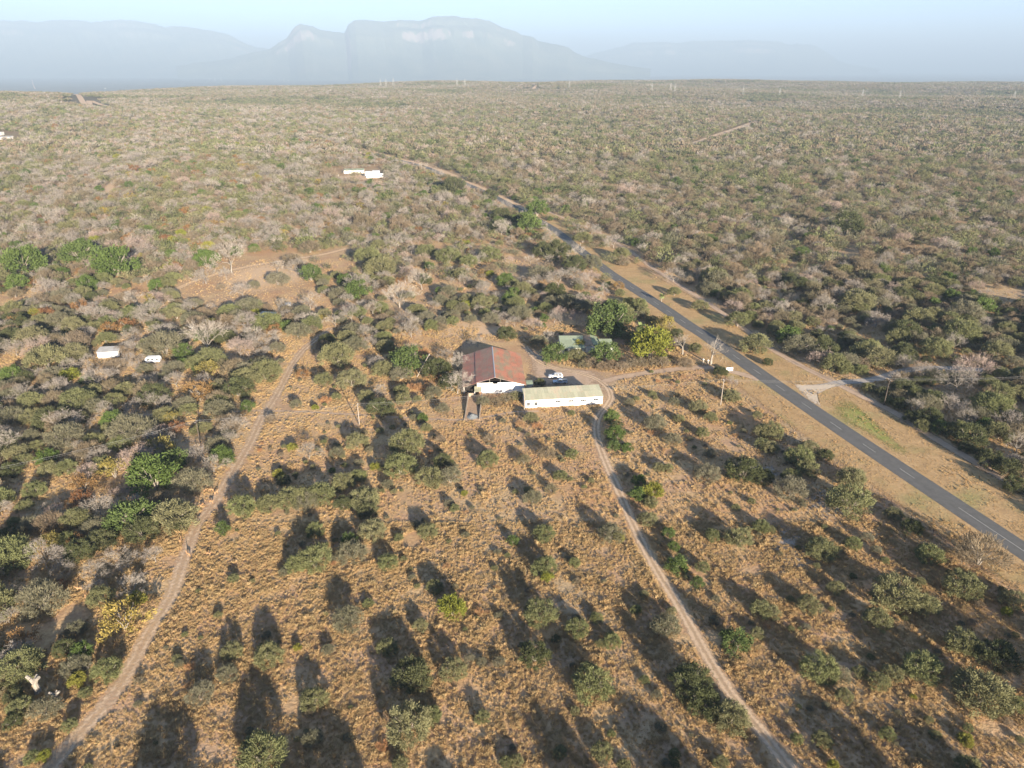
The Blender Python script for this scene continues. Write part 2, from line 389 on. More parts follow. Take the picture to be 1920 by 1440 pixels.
T_LEFT = line([(60,1500),(95,1440),(140,1385),(195,1325),(240,1260),(285,1175),(320,1120),(345,1050),(370,985),(400,945),(440,880),(470,830),(490,785),(510,755),(530,720),(545,690),(570,655),(620,615)])
T_DRIVE = line([(1530,1510),(1480,1440),(1430,1375),(1370,1300),(1320,1220),(1270,1130),(1235,1075),(1195,1000),(1160,920),(1135,865),(1121,825),(1118,800),(1124,778),(1140,758),(1146,742),(1135,722),(1112,708),(1080,698),(1040,690),(1008,676),(985,650)])
T_CROSS = line([(-30,781),(105,780),(260,778),(430,772),(490,770),(560,772),(640,776),(740,782),(870,787),(960,773),(1010,771)])
T_GATE = line([(1130,716),(1170,706),(1230,697),(1290,690),(1340,690),(1400,704),(1425,712)])
T_RIGHT = line([(1990,965),(1920,920),(1800,850),(1750,820),(1680,775),(1620,745),(1560,715),(1500,685),(1440,650),(1380,605),(1330,570),(1290,545),(1260,525),(1220,500),(1180,470),(1120,435),(1060,410),(1000,385)])
T_GREY = line([(1500,728),(1545,724),(1580,717),(1640,711),(1700,694),(1760,690),(1830,693),(1890,697),(1990,702)])
T_SANDY = line([(265,552),(320,545),(370,525),(440,505),(520,490),(600,478),(650,466)])
ribbon('dirt_track', T_LEFT, -2.9, 2.9, .030, M['fainttrack'], 7)
ribbon('driveway', T_DRIVE, -1.9, 1.9, .034, M['track'], 7)
ribbon('footpath', T_CROSS, -.8, .8, .026, M['path'], 5)
ribbon('entrance_track', T_GATE, -2.6, 2.6, .038, M['path'], 5)
ribbon('sandy_track', T_RIGHT, -2.2, 2.2, .042, M['path'], 5)
ribbon('grey_gravel_road', T_GREY, -2.4, 2.4, .046, M['greyroad'], 5)
ribbon('sandy_trail', T_SANDY, -3.5, 3.5, .036, M['sand'], 5)
FARSAND = [[(610,336),(640,322),(700,318),(722,330),(700,345),(650,340)], [(-30,272),(-20,262),(40,262),(52,270),(20,277)], [(395,226),(420,222),(450,228),(420,232)], [(300,215),(340,212),(360,216),(330,220)]]
def patch(name, pxs, z, mat, flat=True):
    """sheet with an uneven rim; 'across' is 0 at the middle and 1 at the rim"""
    P = np.array([G(*p) if flat else G3(*p)[:2] for p in pxs]); P = catmull(np.vstack([P, P[:1]]), 3.0)[:-1]
    c = P.mean(0); V = [(c[0], c[1], float(terrain(*c)) + z)]; ac = [0.0]; n = len(P)
    for k in (.5, 1.0):
        q = c + (P - c) * k; V += [(*p, float(terrain(*p)) + z) for p in q]; ac += [k] * n
    T = [(0, 1 + i, 1 + (i + 1) % n) for i in range(n)]; Q = [(1+i, 1+n+i, 1+n+(i+1) % n, 1+(i+1) % n) for i in range(n)]
    return tag(link(name, mesh_np(name, V, [np.array(T), np.array(Q)], [mat], attr={'across': ac})), kind='structure')
patch('gravel_mouth', [(1478,716),(1515,719),(1565,717),(1580,719),(1548,733),(1533,745),(1540,768),(1512,752)], .05, M['gravel'])
patch('farm_yard', [(975,640),(1000,655),(1040,682),(1090,692),(1150,700),(1155,725),(1140,745),(1090,735),(1020,733),(990,725),(980,690)], .022, M['path'])
patch('bare_clearing', [(770,610),(830,592),(930,590),(990,605),(985,640),(900,650),(800,640)], .022, M['sand'])
patch('bare_clearing', [(330,552),(400,500),(500,478),(620,490),(650,515),(600,545),(520,560),(430,575)], .022, M['sand'])
patch('bare_clearing', [(180,372),(195,345),(215,333),(222,350),(205,372)], .022, M['sand'])
patch('bare_clearing', [(205,428),(230,420),(255,417),(240,428)], .022, M['sand'])
patch('bare_clearing', [(1395,1000),(1450,960),(1530,1010),(1560,1080),(1500,1110),(1430,1060)], .022, M['greysoil'])
patch('bare_clearing', [(1470,930),(1540,905),(1600,945),(1640,985),(1560,990),(1500,965)], .022, M['greysoil'])
patch('bare_clearing', [(1870,900),(1400,880),(1440,865),(1480,900)][1:], .022, M['greysoil'])
patch('bare_clearing', [(775,307),(815,311),(850,322),(885,338),(875,344),(835,331),(795,316)], .024, M['sand'])
patch('green_verge', [(1540,745),(1580,735),(1630,775),(1680,820),(1730,870),(1700,865),(1620,815),(1560,780)], .052, M['greenverge'])
for q in ([(190,130.6),(285,130.6),(280,132.4),(200,132.4)], [(20,129.4),(115,129.6),(110,131),(30,131)]): patch('stubble_field', q, 3.0, M['farsand'], False)
for q in FARSAND: patch('bare_clearing', q, .3, M['sand'], False)
FAR_TRACKS = [[(1296,272),(1320,264),(1350,253),(1385,241),(1410,232)], [(112,173),(130,177),(150,183),(170,190),(200,200)], [(60,150),(62,158),(66,167)], [(1000,167),(1008,160)], [(300,213),(340,214),(390,220),(430,228)]]
FARC = []
for t in FAR_TRACKS:
    C = catmull([G3(*p)[:2] for p in t], 12.0); FARC.append(C)
    ribbon('sandy_track', C, -9, 9, 1.2, M['farsand'], 5)

# escarpment far behind: grids built to their real distance and height
MTOP = 0.0
def interp_noise(x, seed, octs=6, base=1.0):
    r = np.random.default_rng(seed); out = np.zeros_like(x)
    for k in range(octs):
        f = base * 2 ** k; ph = r.uniform(0, 6.28, 3)
        out += (np.sin(x * f + ph[0]) + np.sin(x * f * 1.37 + ph[1]) + np.sin(x * f * .73 + ph[2])) / 3 / 1.7 ** k
    return out
def mountain(profile, D, seed, cliff=(.62, .80), foot=.9, nx=520, ny=110):
    px = np.array([p[0] for p in profile], float); py = np.array([p[1] for p in profile], float)
    ups = np.linspace(px[0], px[-1], nx); vps = np.interp(ups, px, py)
    d = np.stack([ray(a, b) for a, b in zip(ups, vps)]); k = D / d[:, 1]
    X = d[:, 0] * k; TOP = CAM_H + d[:, 2] * k + 110       # height over the far plain
    TOP = np.maximum(TOP, 0) + interp_noise(X, seed, 5, 1 / 300) * 12 * np.clip(TOP / 300, 0, 1)
    s = np.linspace(-1, 1, ny)                            # -1 front foot, 0 crest, 1 back foot
    S, XX = np.meshgrid(s, X, indexing='ij'); T = np.tile(TOP, (ny, 1))
    gul = interp_noise(XX + 900 * S, seed + 3, 6, 1 / 900) * .045
    sp = np.clip(1 + np.where(S < 0, S, -S * .8) + gul * (1 - np.abs(S)) * 2, 0, 1)
    wob = interp_noise(XX, seed + 5, 5, 1 / 1500) * .03
    talus = np.clip(sp / .70, 0, 1) ** 1.9 * (cliff[0] + wob)
    tall = smooth(250, 700, T) * smooth(-.6, .7, interp_noise(XX + 1400 * S, seed + 12, 7, 1 / 500))
    soft = np.clip((sp - .55) / .45, 0, 1)
    wall = (smooth(.70, .735, sp) * tall + soft * (1 - tall)) * (cliff[1] - cliff[0]); wall2 = (smooth(.84, .86, sp) * tall + soft * (1 - tall)) * .07
    top = np.clip((sp - .735) / .265, 0, 1) ** .8 * (1 - cliff[1] - .07 - wob)
    Z = T * (talus + wall + wall2 + top) - 110 - 60 * (1 - sp) ** 3
    depth = np.maximum(T * 3.2, 900) * foot
    YY = D + S * depth + interp_noise(XX, seed + 9, 4, 1 / 1200) * 90
    V = np.stack([XX * (YY / D), YY, Z], -1).reshape(-1, 3); global MTOP; MTOP = max(MTOP, float(Z.max()))
    i, j = np.meshgrid(np.arange(ny - 1), np.arange(nx - 1), indexing='ij')
    Q = np.stack([i*nx+j, i*nx+j+1, (i+1)*nx+j+1, (i+1)*nx+j], -1).reshape(-1, 4)
    return tag(link('mountain', mesh_np('mountain', V, [Q], [M['rock']], smooth_=False)), kind='structure')
mountain([(-420,60),(-200,46),(0,38),(40,38),(70,43),(115,37),(200,35),(250,38),(300,45),(340,50),(400,57),(430,66),(455,78),(480,86),(520,92),(560,104),(620,120),(660,128)], 22500, 1, cliff=(.66,.78))
mountain([(330,124),(380,115),(440,105),(480,98),(505,91),(522,78),(536,70),(550,50),(563,41),(578,43),(600,54),(625,60),(646,63),(653,46),(665,38),(685,38),(720,41),(750,37),(775,38),(790,40),(810,34),(845,30),(900,31),(915,33),(940,47),(965,57),(980,66),(1000,65),(1010,73),(1050,83),(1065,86),(1075,95),(1100,106),(1130,114),(1180,123),(1220,129)], 17500, 2)
mountain([(1060,118),(1090,108),(1115,99),(1150,91),(1190,80),(1250,78),(1300,77),(1400,75),(1500,80),(1530,85),(1545,95),(1570,112),(1600,121),(1650,129)], 27500, 3, cliff=(.6,.76))
def haze_box():
    m = bpy.data.materials.new('pale_air'); m.use_nodes = True; nt = m.node_tree; nt.nodes.remove(nt.nodes['Principled BSDF'])
    v = nt.nodes.new('ShaderNodeVolumePrincipled'); v.inputs['Density'].default_value = HAZE_DENSITY
    v.inputs['Color'].default_value = (*HAZE_COLOR, 1); v.inputs['Anisotropy'].default_value = HAZE_G
    nt.links.new(v.outputs[0], nt.nodes['Material Output'].inputs['Volume'])
    try: m.cycles.homogeneous_volume = True
    except Exception: pass
    o = MB().box(-48000, 48000, -48000, 48000, -200, MTOP + 30).obj('haze', m); tag(o, kind='stuff')
haze_box()

# ------------------------------------------------------------------ plants: prototypes about one metre wide, scaled per plant
def strips(c, d, L, W, nrm=None, seed=0):
    """thin leaf or twig quads: centre c, direction d, length L, width W"""
    r = np.random.default_rng(seed); n = len(c)
    d = d / np.linalg.norm(d, axis=1)[:, None]
    a = r.normal(size=(n, 3)) if nrm is None else np.cross(nrm, d) + .001 * r.normal(size=(n, 3))
    s = np.cross(d, a); s /= np.linalg.norm(s, axis=1)[:, None]
    h = d * (L / 2)[:, None]; w = s * (W / 2)[:, None]
    V = np.stack([c - h - w * .5, c - h + w * .5, c + h * .6 + w, c + h * 1.0 - w * .3], 1).reshape(-1, 3)
    return V, np.arange(4 * n).reshape(-1, 4)
def dome_clumps(r, n, h, low=.25, lobes=.18):
    """clump centres over a lumpy dome, 1 wide and h high"""
    th = r.uniform(0, 2 * np.pi, n); u = r.uniform(low * -1, 1, n)
    lob = 1 + lobes * (np.sin(3 * th + r.uniform(0, 6)) + .7 * np.sin(5 * th + r.uniform(0, 6)) + .5 * np.sin(2 * th + r.uniform(0, 6))) / 1.5
    rad = .5 * lob * np.sqrt(np.clip(1 - np.clip(u, 0, 1) ** 2, 0, 1)) * r.uniform(.78, 1.0, n)
    rad = np.where(u < 0, rad * (1 + u * .5), rad)
    z = np.where(u >= 0, h * (.38 + .62 * u * r.uniform(.85, 1.0, n)), h * (.38 + .55 * u / low * .5))
    return np.stack([rad * np.cos(th), rad * np.sin(th), z], -1)
def leafy(seed, mat, h=.62, clumps=46, per=44, L=.10, W=.022, spread=.055, low=.3, up=.35, lobes=.18, fill=.25):
    r = np.random.default_rng(seed); C = dome_clumps(r, clumps, h, low, lobes)
    k = int(clumps * fill); C[:k] *= r.uniform(.35, .75, (k, 1)); C[:k, 2] += h * .15
    c = np.repeat(C, per, 0) + r.normal(size=(clumps * per, 3)) * spread * np.array([1, 1, .8])
    c[:, 2] = np.maximum(c[:, 2], .015)
    out = c - np.array([0, 0, h * .2]); out /= np.linalg.norm(out, axis=1)[:, None] + 1e-6
    d = out + r.normal(size=c.shape) * .65 + np.array([0, 0, up])
    V, F = strips(c, d, r.uniform(.6, 1.35, len(c)) * L, r.uniform(.7, 1.3, len(c)) * W, None, seed + 1)
    t = np.repeat(np.repeat(r.uniform(0, 1, clumps), per) * .7 + r.uniform(0, .3, clumps * per), 4)
    return V, F, t
def tree_segments(seed, h=.8, trunk=.2, r0=.022, limbs=5, spread=1.0, levels=5, flat=.5, kids=3, straight=.15):
    r = random.Random(seed); seg = []
    def grow(p, d, L, rad, lev):
        q = p
        for k in range(2):                               # two slightly bent pieces per branch
            e = q + d * (L / 2); r1 = rad * (.86 if k == 0 else .7)
            seg.append((q, e, rad, r1, lev)); q = e; rad = r1
            d = (d + Vector((r.gauss(0, straight), r.gauss(0, straight), r.gauss(0, straight) + .03))).normalized()
        if lev >= levels: return
        n = kids if lev > 1 else limbs
        a0 = r.uniform(0, 6.28)
        for i in range(n):
            a = a0 + 6.283 * i / n + r.uniform(-.5, .5); tilt = r.uniform(.35, .85) * spread if lev > 1 else r.uniform(.55, 1.15) * spread
            side = d.orthogonal().normalized(); side = Quaternion(d, a) @ side
            nd = (d * math.cos(tilt) + side * math.sin(tilt)); nd.z = nd.z * (1 - .12 * flat) + .10
            grow(q, nd.normalized(), L * r.uniform(.62, .88) if lev > 1 else h * r.uniform(.26, .36), rad * r.uniform(.6, .78) if lev > 1 else rad * .62, lev + 1)
    grow(Vector((0, 0, 0)), Vector((r.gauss(0, .06), r.gauss(0, .06), 1)).normalized(), trunk, r0, 1)
    return seg
def seg_mesh(name, seg, mat, minlev, maxlev, thin, seed, minw=0.0, smooth_=True):
    """levels up to thin are round tubes, the rest flat twigs"""
    mb = MB(); P0 = []; P1 = []; Rr = []
    for a, b, r0, r1, lev in seg:
        if lev < minlev or lev > maxlev: continue
        if lev <= thin: mb.tube(a, b, r0, r1, 5 if lev < 3 else 4, cap=False)
        else: P0.append(a); P1.append(b); Rr.append((r0 + r1) / 2)
    V = np.array(mb.v).reshape(-1, 3); F = [np.array(mb.f).reshape(-1, 4)] if mb.f else []
    t = np.full(len(V), .5)
    if P0:
        P0 = np.array(P0); P1 = np.array(P1); Rr = np.maximum(np.array(Rr) * 2, minw)
        v, f = strips((P0 + P1) / 2, P1 - P0, np.linalg.norm(P1 - P0, axis=1), Rr, None, seed)
        F.append(f + len(V)); V = np.vstack([V, v]); t = np.concatenate([t, np.random.default_rng(seed).uniform(.2, .9, len(v) // 4).repeat(4)])
    return mesh_np(name, V, F, [mat], attr={'tint': t})
def norm_seg(seg):
    E_ = np.array([s[1] for s in seg]); w = max(np.ptp(E_[:, 0]), np.ptp(E_[:, 1])) * .93; k = 1 / w
    return [(a * k, b * k, r0 * k, r1 * k, l) for a, b, r0, r1, l in seg], E_[:, 2].max() * k
def stems(seed, h, n=4, r0=.02):
    r = random.Random(seed); mb = MB()
    for i in range(n):
        a = 6.283 * i / n + r.uniform(-.5, .5); s = r.uniform(.10, .24)
        m = Vector((math.cos(a) * s * .5, math.sin(a) * s * .5, h * .3)); e = Vector((math.cos(a) * s * 1.5, math.sin(a) * s * 1.5, h * r.uniform(.6, .8)))
        mb.tube((math.cos(a) * .015, math.sin(a) * .015, -.02), m, r0, r0 * .7, 5, cap=False); mb.tube(m, e, r0 * .7, r0 * .3, 4, cap=False)
        for j in range(3):
            a2 = a + r.uniform(-1.2, 1.2); e2 = m + Vector((math.cos(a2) * .22, math.sin(a2) * .22, h * r.uniform(.2, .45))); mb.tube(m, e2, r0 * .5, r0 * .2, 3, cap=False)
    return mb.mesh('trunk', M['bark'])
KIND = {}   # kind -> dict(name, cat, word, variants [(trunk, crown)], lod1 [...], lod2 [...], h)
def joined(name, parts):
    V = []; F = {}; mats = []; t = []; b = 0; mi = {}
    for (v, f, tt, m) in parts:
        if m not in mats: mats.append(m)
        k = f.shape[1]; F.setdefault(k, []).append(f + b); mi.setdefault(k, []).append(np.full(len(f), mats.index(m)))
        V.append(v); t.append(tt); b += len(v)
    ks = sorted(F); return mesh_np(name, np.vstack(V), [np.vstack(F[k]) for k in ks], mats, np.concatenate([np.concatenate(mi[k]) for k in ks]), attr={'tint': np.concatenate(t)})
def leaf_kind(key, name, cat, word, mat, seed, nv, **k):
    hs = k.pop('h', .62); var = []; l1 = []; l2 = []
    tr = k.pop('trunk', None)
    for i in range(nv):
        h = hs * (1 + .12 * math.sin(i * 2.1)); kk = dict(k); V, F, t = leafy(seed + i * 17, mat, h=h, **kk)
        var.append((stems(seed + i, h, *(tr or (4, .02))), mesh_np('crown', V, [F], [mat], attr={'tint': t}), h))
        kk.update(clumps=22, per=15, L=k.get('L', .10) * 1.7, W=k.get('W', .022) * 2.3, spread=.075); V, F, t = leafy(seed + i * 17 + 5, mat, h=h, **kk)
        l1.append(mesh_np(key + '_mid', V, [F], [mat], attr={'tint': t}))
        kk.update(clumps=14, per=9, L=.17, W=.085, spread=.09); V, F, t = leafy(seed + i * 17 + 9, mat, h=h, **kk)
        l2.append(mesh_np(key + '_far', V, [F], [mat], attr={'tint': t}))
    KIND[key] = dict(name=name, cat=cat, word=word, var=var, l1=l1, l2=l2, h=hs)
def bare_kind(key, name, cat, word, mat, bark, seed, nv, fuzz=900, **k):
    var = []; l1 = []; l2 = []
    for i in range(nv):
        seg, H = norm_seg(tree_segments(seed + i * 7, **k)); r = np.random.default_rng(seed + i)
        tips = np.array([s[1] for s in seg if s[4] >= 4]); base = np.array([0, 0, H * .3])
        def twigs(n, L, W, sd):
            rr = np.random.default_rng(sd); c = tips[rr.integers(0, len(tips), n)] * rr.uniform(.86, 1.04, (n, 1)) + rr.normal(size=(n, 3)) * .022
            d = c - base; d = d / np.linalg.norm(d, axis=1)[:, None] + rr.normal(size=(n, 3)) * .5
            V, F = strips(c, d, rr.uniform(.5, 1.3, n) * L, rr.uniform(.6, 1.4, n) * W, None, sd); return V, F, rr.uniform(.1, 1, n).repeat(4)
        trunk = seg_mesh('trunk', seg, bark, 1, 3, 3, seed + i)
        c1 = seg_mesh('c', seg, mat, 4, 9, 4, seed + i, .0075)
        v0 = np.empty(len(c1.vertices) * 3, np.float32); c1.vertices.foreach_get('co', v0); v0 = v0.reshape(-1, 3)
        f0 = np.array([p.vertices[:] for p in c1.polygons]); t0 = np.full(len(v0), .6)
        V, F, t = twigs(fuzz, .10, .0065, seed + i * 3)
        crown = joined('crown', [(v0, f0, t0, mat), (V, F, t, mat)]); bpy.data.meshes.remove(c1)
        var.append((trunk, crown, H))
        def lod(n, L, W, lev, minw, nm):
            mt = seg_mesh('t', seg, bark, 1, lev, 2, seed, minw)
            vv = np.empty(len(mt.vertices) * 3, np.float32); mt.vertices.foreach_get('co', vv); vv = vv.reshape(-1, 3); ff = np.array([p.vertices[:] for p in mt.polygons])
            V, F, t = twigs(n, L, W, seed + i * 5 + 1); bpy.data.meshes.remove(mt)
            return joined(nm, [(vv, ff, np.full(len(vv), .6), bark), (V, F, t, mat)])
        l1.append(lod(300, .15, .012, 4, .009, key + '_mid')); l2.append(lod(90, .22, .030, 2, .016, key + '_far'))
    KIND[key] = dict(name=name, cat=cat, word=word, var=var, l1=l1, l2=l2, h=.8)
leaf_kind('A', 'thorn_bush', 'thorn bush', 'olive green thorn bush', M['olive'], 100, 5, h=.62, clumps=130, per=60, L=.052, W=.0165, spread=.042, lobes=.11)
leaf_kind('G', 'thorn_bush', 'thorn bush', 'grey green thorn bush', M['greygreen'], 200, 4, h=.58, clumps=110, per=52, L=.065, W=.0125, up=.5, spread=.045, lobes=.12)
leaf_kind('K', 'thorn_bush', 'thorn bush', 'dark olive thorn bush', M['darkolive'], 300, 3, h=.62, clumps=120, per=58, L=.052, W=.0175, spread=.042, lobes=.11)
leaf_kind('U', 'thorn_tree', 'thorn tree', 'flat topped olive thorn tree', M['olive'], 350, 3, h=.55, clumps=110, per=58, L=.052, W=.0165, low=.05, lobes=.12, fill=.1, spread=.042)
leaf_kind('C', 'leafy_tree', 'leafy tree', 'bright green leafy tree', M['bright'], 400, 4, h=.72, clumps=62, per=62, L=.055, W=.036, spread=.058, lobes=.24, up=.1)
leaf_kind('L', 'leafy_bush', 'leafy bush', 'yellow green leafy bush', M['lime'], 500, 3, h=.70, clumps=75, per=56, L=.06, W=.036, spread=.058, lobes=.14, fill=.4)
leaf_kind('Y', 'autumn_tree', 'autumn tree', 'yellow leaved autumn tree', M['yellow'], 600, 3, h=.72, clumps=30, per=40, L=.06, W=.036, spread=.06, lobes=.3, low=.1)
leaf_kind('O', 'autumn_tree', 'autumn tree', 'rusty orange leaved tree', M['orange'], 700, 3, h=.70, clumps=32, per=40, L=.06, W=.034, spread=.065, lobes=.3, low=.1)
leaf_kind('E', 'dry_shrub', 'dry shrub', 'brown twiggy dry shrub', M['brown'], 800, 4, h=.62, clumps=70, per=44, L=.10, W=.011, up=.6, spread=.055)
leaf_kind('T', 'grass_clump', 'grass clump', 'reddish tall dry grass clump', M['redgrass'], 850, 2, h=.45, clumps=30, per=36, L=.16, W=.012, up=1.2, spread=.07, trunk=(2, .008))
bare_kind('B', 'bare_tree', 'bare tree', 'grey leafless tree', M['bare'], M['bark'], 900, 4, fuzz=700, h=.8, trunk=.17, limbs=5, levels=6, kids=3, r0=.026)
bare_kind('P', 'bare_tree', 'bare tree', 'whitish pale leafless tree', M['pale'], M['palebark'], 940, 3, fuzz=900, h=.85, trunk=.22, limbs=5, levels=5, kids=3, r0=.026)
bare_kind('V', 'bare_tree', 'bare tree', 'reddish grey leafless tree', M['redtwig'], M['bark'], 970, 3, fuzz=900, h=.75, trunk=.15, limbs=6, levels=6, kids=3)
bare_kind('Z', 'baobab_tree', 'baobab', 'pale thick trunked leafless tree', M['pale'], M['palebark'], 990, 2, fuzz=160, h=.85, trunk=.42, limbs=6, levels=5, kids=3, r0=.055, spread=.9)

# ------------------------------------------------------------------ where plants grow
def poly(pxs): return np.array([G(*p) for p in pxs])
def inside(P, poly_):
    x, y = P[:, 0], P[:, 1]; r = np.zeros(len(P), bool); n = len(poly_)
    for i in range(n):
        x0, y0 = poly_[i]; x1, y1 = poly_[(i + 1) % n]
        if y0 == y1: continue
        c = ((y0 > y) != (y1 > y)) & (x < (x1 - x0) * (y - y0) / (y1 - y0) + x0); r ^= c
    return r
def dist_line(P, C):
    C = C[::max(1, len(C) // 160)]; out = np.full(len(P), 1e9)
    for a, b in zip(C[:-1], C[1:]):
        ab = b - a; t = np.clip(((P - a) @ ab) / max(ab @ ab, 1e-9), 0, 1)
        out = np.minimum(out, np.hypot(*(P - a - t[:, None] * ab).T))
    return out
FIELD = poly([(60,1900),(100,1440),(250,1260),(330,1100),(430,890),(500,770),(545,690),(600,660),(700,655),(790,640),(850,615),(985,600),(1030,585),(1150,590),(1290,660),(1337,697),(1427,766),(1500,815),(1560,865),(1735,990),(1850,1080),(2000,1190),(2400,1900)])
CLEAR = [poly(p) for p in ([(300,560),(390,495),(500,470),(640,482),(670,515),(620,555),(520,575),(420,588)], [(178,374),(195,345),(215,333),(226,350),(208,374)],
    [(170,690),(170,655),(235,640),(240,690)], [(262,690),(262,668),(310,662),(310,692)], [(480,610),(480,585),(530,585),(530,610)], [(345,625),(345,605),(370,605),(370,625)],
    [(600,335),(600,318),(640,312),(720,308),(725,345),(690,350)], [(-20,275),(-20,258),(45,260),(45,272)], [(205,428),(230,420),(255,417),(240,428)],
    [(778,308),(820,311),(880,334),(870,343),(830,331)])]
SPARSE = poly([(430,480),(660,470),(1080,440),(1150,560),(1000,570),(860,600),(640,600),(520,640),(480,560)])

HAND = []   # (kind, px, py, width px)
def crop(ox, oy, k, rows):
    for row in rows:
        kd, items = row
        for (x, y, w) in items: HAND.append((kd, ox + x / k, oy + y / k, w / k))
crop(480, 720, 4, [
 ('A', [(755,425,150),(1140,450,230),(1080,610,220),(1300,700,190),(1735,555,150),(655,735,160),(765,690,120),(810,860,210),(480,820,200),(270,850,210),(90,890,160),(870,1095,190),(440,1310,230),(300,1350,150),(1290,1100,140),(990,1330,140),(1490,930,70),(1070,1150,70),(1105,1310,50),(930,345,60),(1275,320,80),(600,90,70),(820,90,110),(1100,110,110),(1085,45,110),(1210,110,60),(445,1095,130)]),
 ('G', [(1455,690,170),(610,510,100),(715,1250,210),(985,750,90),(1180,250,60),(1400,180,100),(1445,890,70),(300,150,80),(215,1400,90),(1850,275,50),(370,870,180),(1200,1045,60),(770,590,70),(850,490,60)]),
 ('K', [(1400,580,140),(650,890,130),(830,950,150),(935,160,190),(210,720,100)]),
 ('C', [(690,1160,110),(1250,250,70),(570,645,50)]), ('L', [(270,475,70),(165,665,80),(890,615,70),(445,178,50),(1560,820,50)]),
 ('B', [(390,490,190),(930,30,130)]), ('E', [(110,260,90),(1380,410,80),(1750,400,90)]),
 ('T', [(1240,30,110),(1330,70,100),(1180,20,90),(520,120,90)])])
crop(480, 1080, 4, [
 ('A', [(840,200,80),(1340,80,120),(1230,370,110),(990,530,150),(1140,1110,310),(1310,1040,150),(1480,700,180),(430,920,190),(90,590,200),(40,1340,330),(1880,1390,100),(1080,1400,120),(1700,1060,110)]),
 ('K', [(1160,740,280)]), ('G', [(690,320,220),(420,1220,150),(1600,620,80),(1820,640,90),(1690,640,80),(540,550,100),(690,1210,70)]), ('L', [(1470,235,190),(310,535,60)])])
crop(960, 720, 4, [
 ('G', [(1070,290,160),(1210,410,120),(1470,660,180),(880,135,70),(740,1120,180),(155,850,130),(1480,525,90),(1215,130,80)]),
 ('C', [(750,240,110),(780,380,130),(760,460,90),(865,475,80),(1170,1110,90),(1210,1220,80),(1240,1350,150),(955,715,100),(940,820,120),(10,1170,80)]), ('K', [(790,310,90),(1880,690,150),(1740,640,240)]),
 ('L', [(1060,800,140),(800,1150,80)]), ('A', [(140,250,100),(445,215,50),(450,525,90),(1050,75,60),(930,105,50),(1400,170,120),(1490,245,90),(1640,80,130),(1840,230,70),(1885,350,130),(1880,450,110),(1250,255,80),(1430,365,90),(1040,880,100),(1100,620,90),(1170,630,80),(240,1120,150),(1020,1010,130),(250,1370,170),(1505,1130,110),(1705,1160,180),(1870,1060,120),(1680,925,60),(365,680,100),(590,725,50),(540,770,40),(120,790,60),(1795,875,60),(1430,1380,100),(470,1340,80)]),
 ('E', [(295,780,100),(265,520,130),(90,570,110)]), ('T', [(190,310,80),(60,300,80)])])
crop(960, 1080, 4, [
 ('A', [(215,275,220),(490,390,160),(635,310,90),(750,480,130),(600,790,280),(1640,1050,270),(990,130,70),(930,250,80),(1870,250,150),(1840,430,100),(680,1310,150),(360,1320,100),(30,1390,110),(1570,1400,110),(840,1410,100),(1200,260,70),(470,1010,70)]),
 ('K', [(170,580,220),(1350,800,290),(1440,950,250),(330,470,70)]), ('G', [(1150,370,220),(1520,330,80)]), ('C', [(1690,490,200),(1390,45,90)]), ('L', [(260,5,90)])])
crop(1440, 720, 4, [
 ('A', [(30,350,150),(20,470,120),(240,540,180),(310,475,130),(300,630,170),(180,690,130),(630,700,180),(620,880,290),(945,970,130),(1220,1265,190),(405,1230,210),(640,1190,120),(20,1090,70),(10,680,60)]), ('K', [(430,530,110),(1080,1070,150)]), ('G', [(180,780,210),(745,1150,90),(810,1240,80)]),
 ('P', [(1090,170,150),(1880,450,180)]), ('B', [(1380,130,210),(1500,230,180),(1820,250,200)]), ('C', [(1300,330,120),(1640,310,130)]), ('K', [(1670,560,180),(1520,400,210),(1800,620,180),(1000,150,120),(1400,350,150),(1080,240,120),(1250,240,110),(1500,470,120),(1850,750,160),(870,60,110)]), ('A', [(1660,130,150),(1160,310,110),(760,20,100),(900,120,90)])])
crop(1440, 1080, 4, [
 ('A', [(960,130,310),(1170,210,190),(820,320,190),(510,90,120),(310,210,160),(30,270,130),(1140,45,80),(1465,65,240),(1850,180,170),(1460,490,210),(1610,850,380),(1170,680,260),(390,690,240),(690,720,110),(830,790,150),(940,720,150),(570,900,120),(410,1220,140),(900,1180,110),(220,1220,90),(1500,1420,160),(1890,1220,60),(1880,950,130)]), ('K', [(1730,580,270)]), ('G', [(540,730,150),(280,380,60)]), ('L', [(1490,1220,110),(1090,905,50),(490,1420,80),(1790,270,70)])])
crop(0, 720, 4, [
 ('B', [(1180,120,210),(1170,390,220),(1590,580,210),(730,880,260),(740,510,210),(870,1280,280),(1150,1260,210),(700,1390,210),(450,1370,190),(50,1200,120),(980,330,100)]), ('V', [(400,930,150),(1000,780,160),(870,800,140)]),
 ('P', [(1000,870,170),(560,470,120)]),
 ('O', [(1500,60,210),(1320,320,130),(620,740,200),(600,840,140),(520,900,90),(570,1190,150),(440,1100,110)]), ('Y', [(850,640,200),(350,1190,190),(1280,260,120)]),
 ('G', [(1640,190,200),(480,400,250),(1440,720,240),(230,1060,150),(60,240,190)]),
 ('C', [(1150,690,300),(970,980,300),(1290,560,190),(840,270,140),(1665,1085,100)]), ('U', [(580,120,230),(850,130,140),(1230,240,170),(120,510,170)]),
 ('A', [(1300,980,300),(250,790,150),(900,450,150),(700,420,140),(680,50,140),(940,30,150),(230,130,160),(240,240,150),(820,330,110),(590,250,120),(170,570,120),(270,460,110),(500,620,140),(370,640,140),(500,1160,130),(560,1000,190),(1810,920,190),(420,230,110),(1060,560,130)]), ('K', [(60,640,160),(1780,20,210),(1060,1100,220),(1350,1050,120)])])
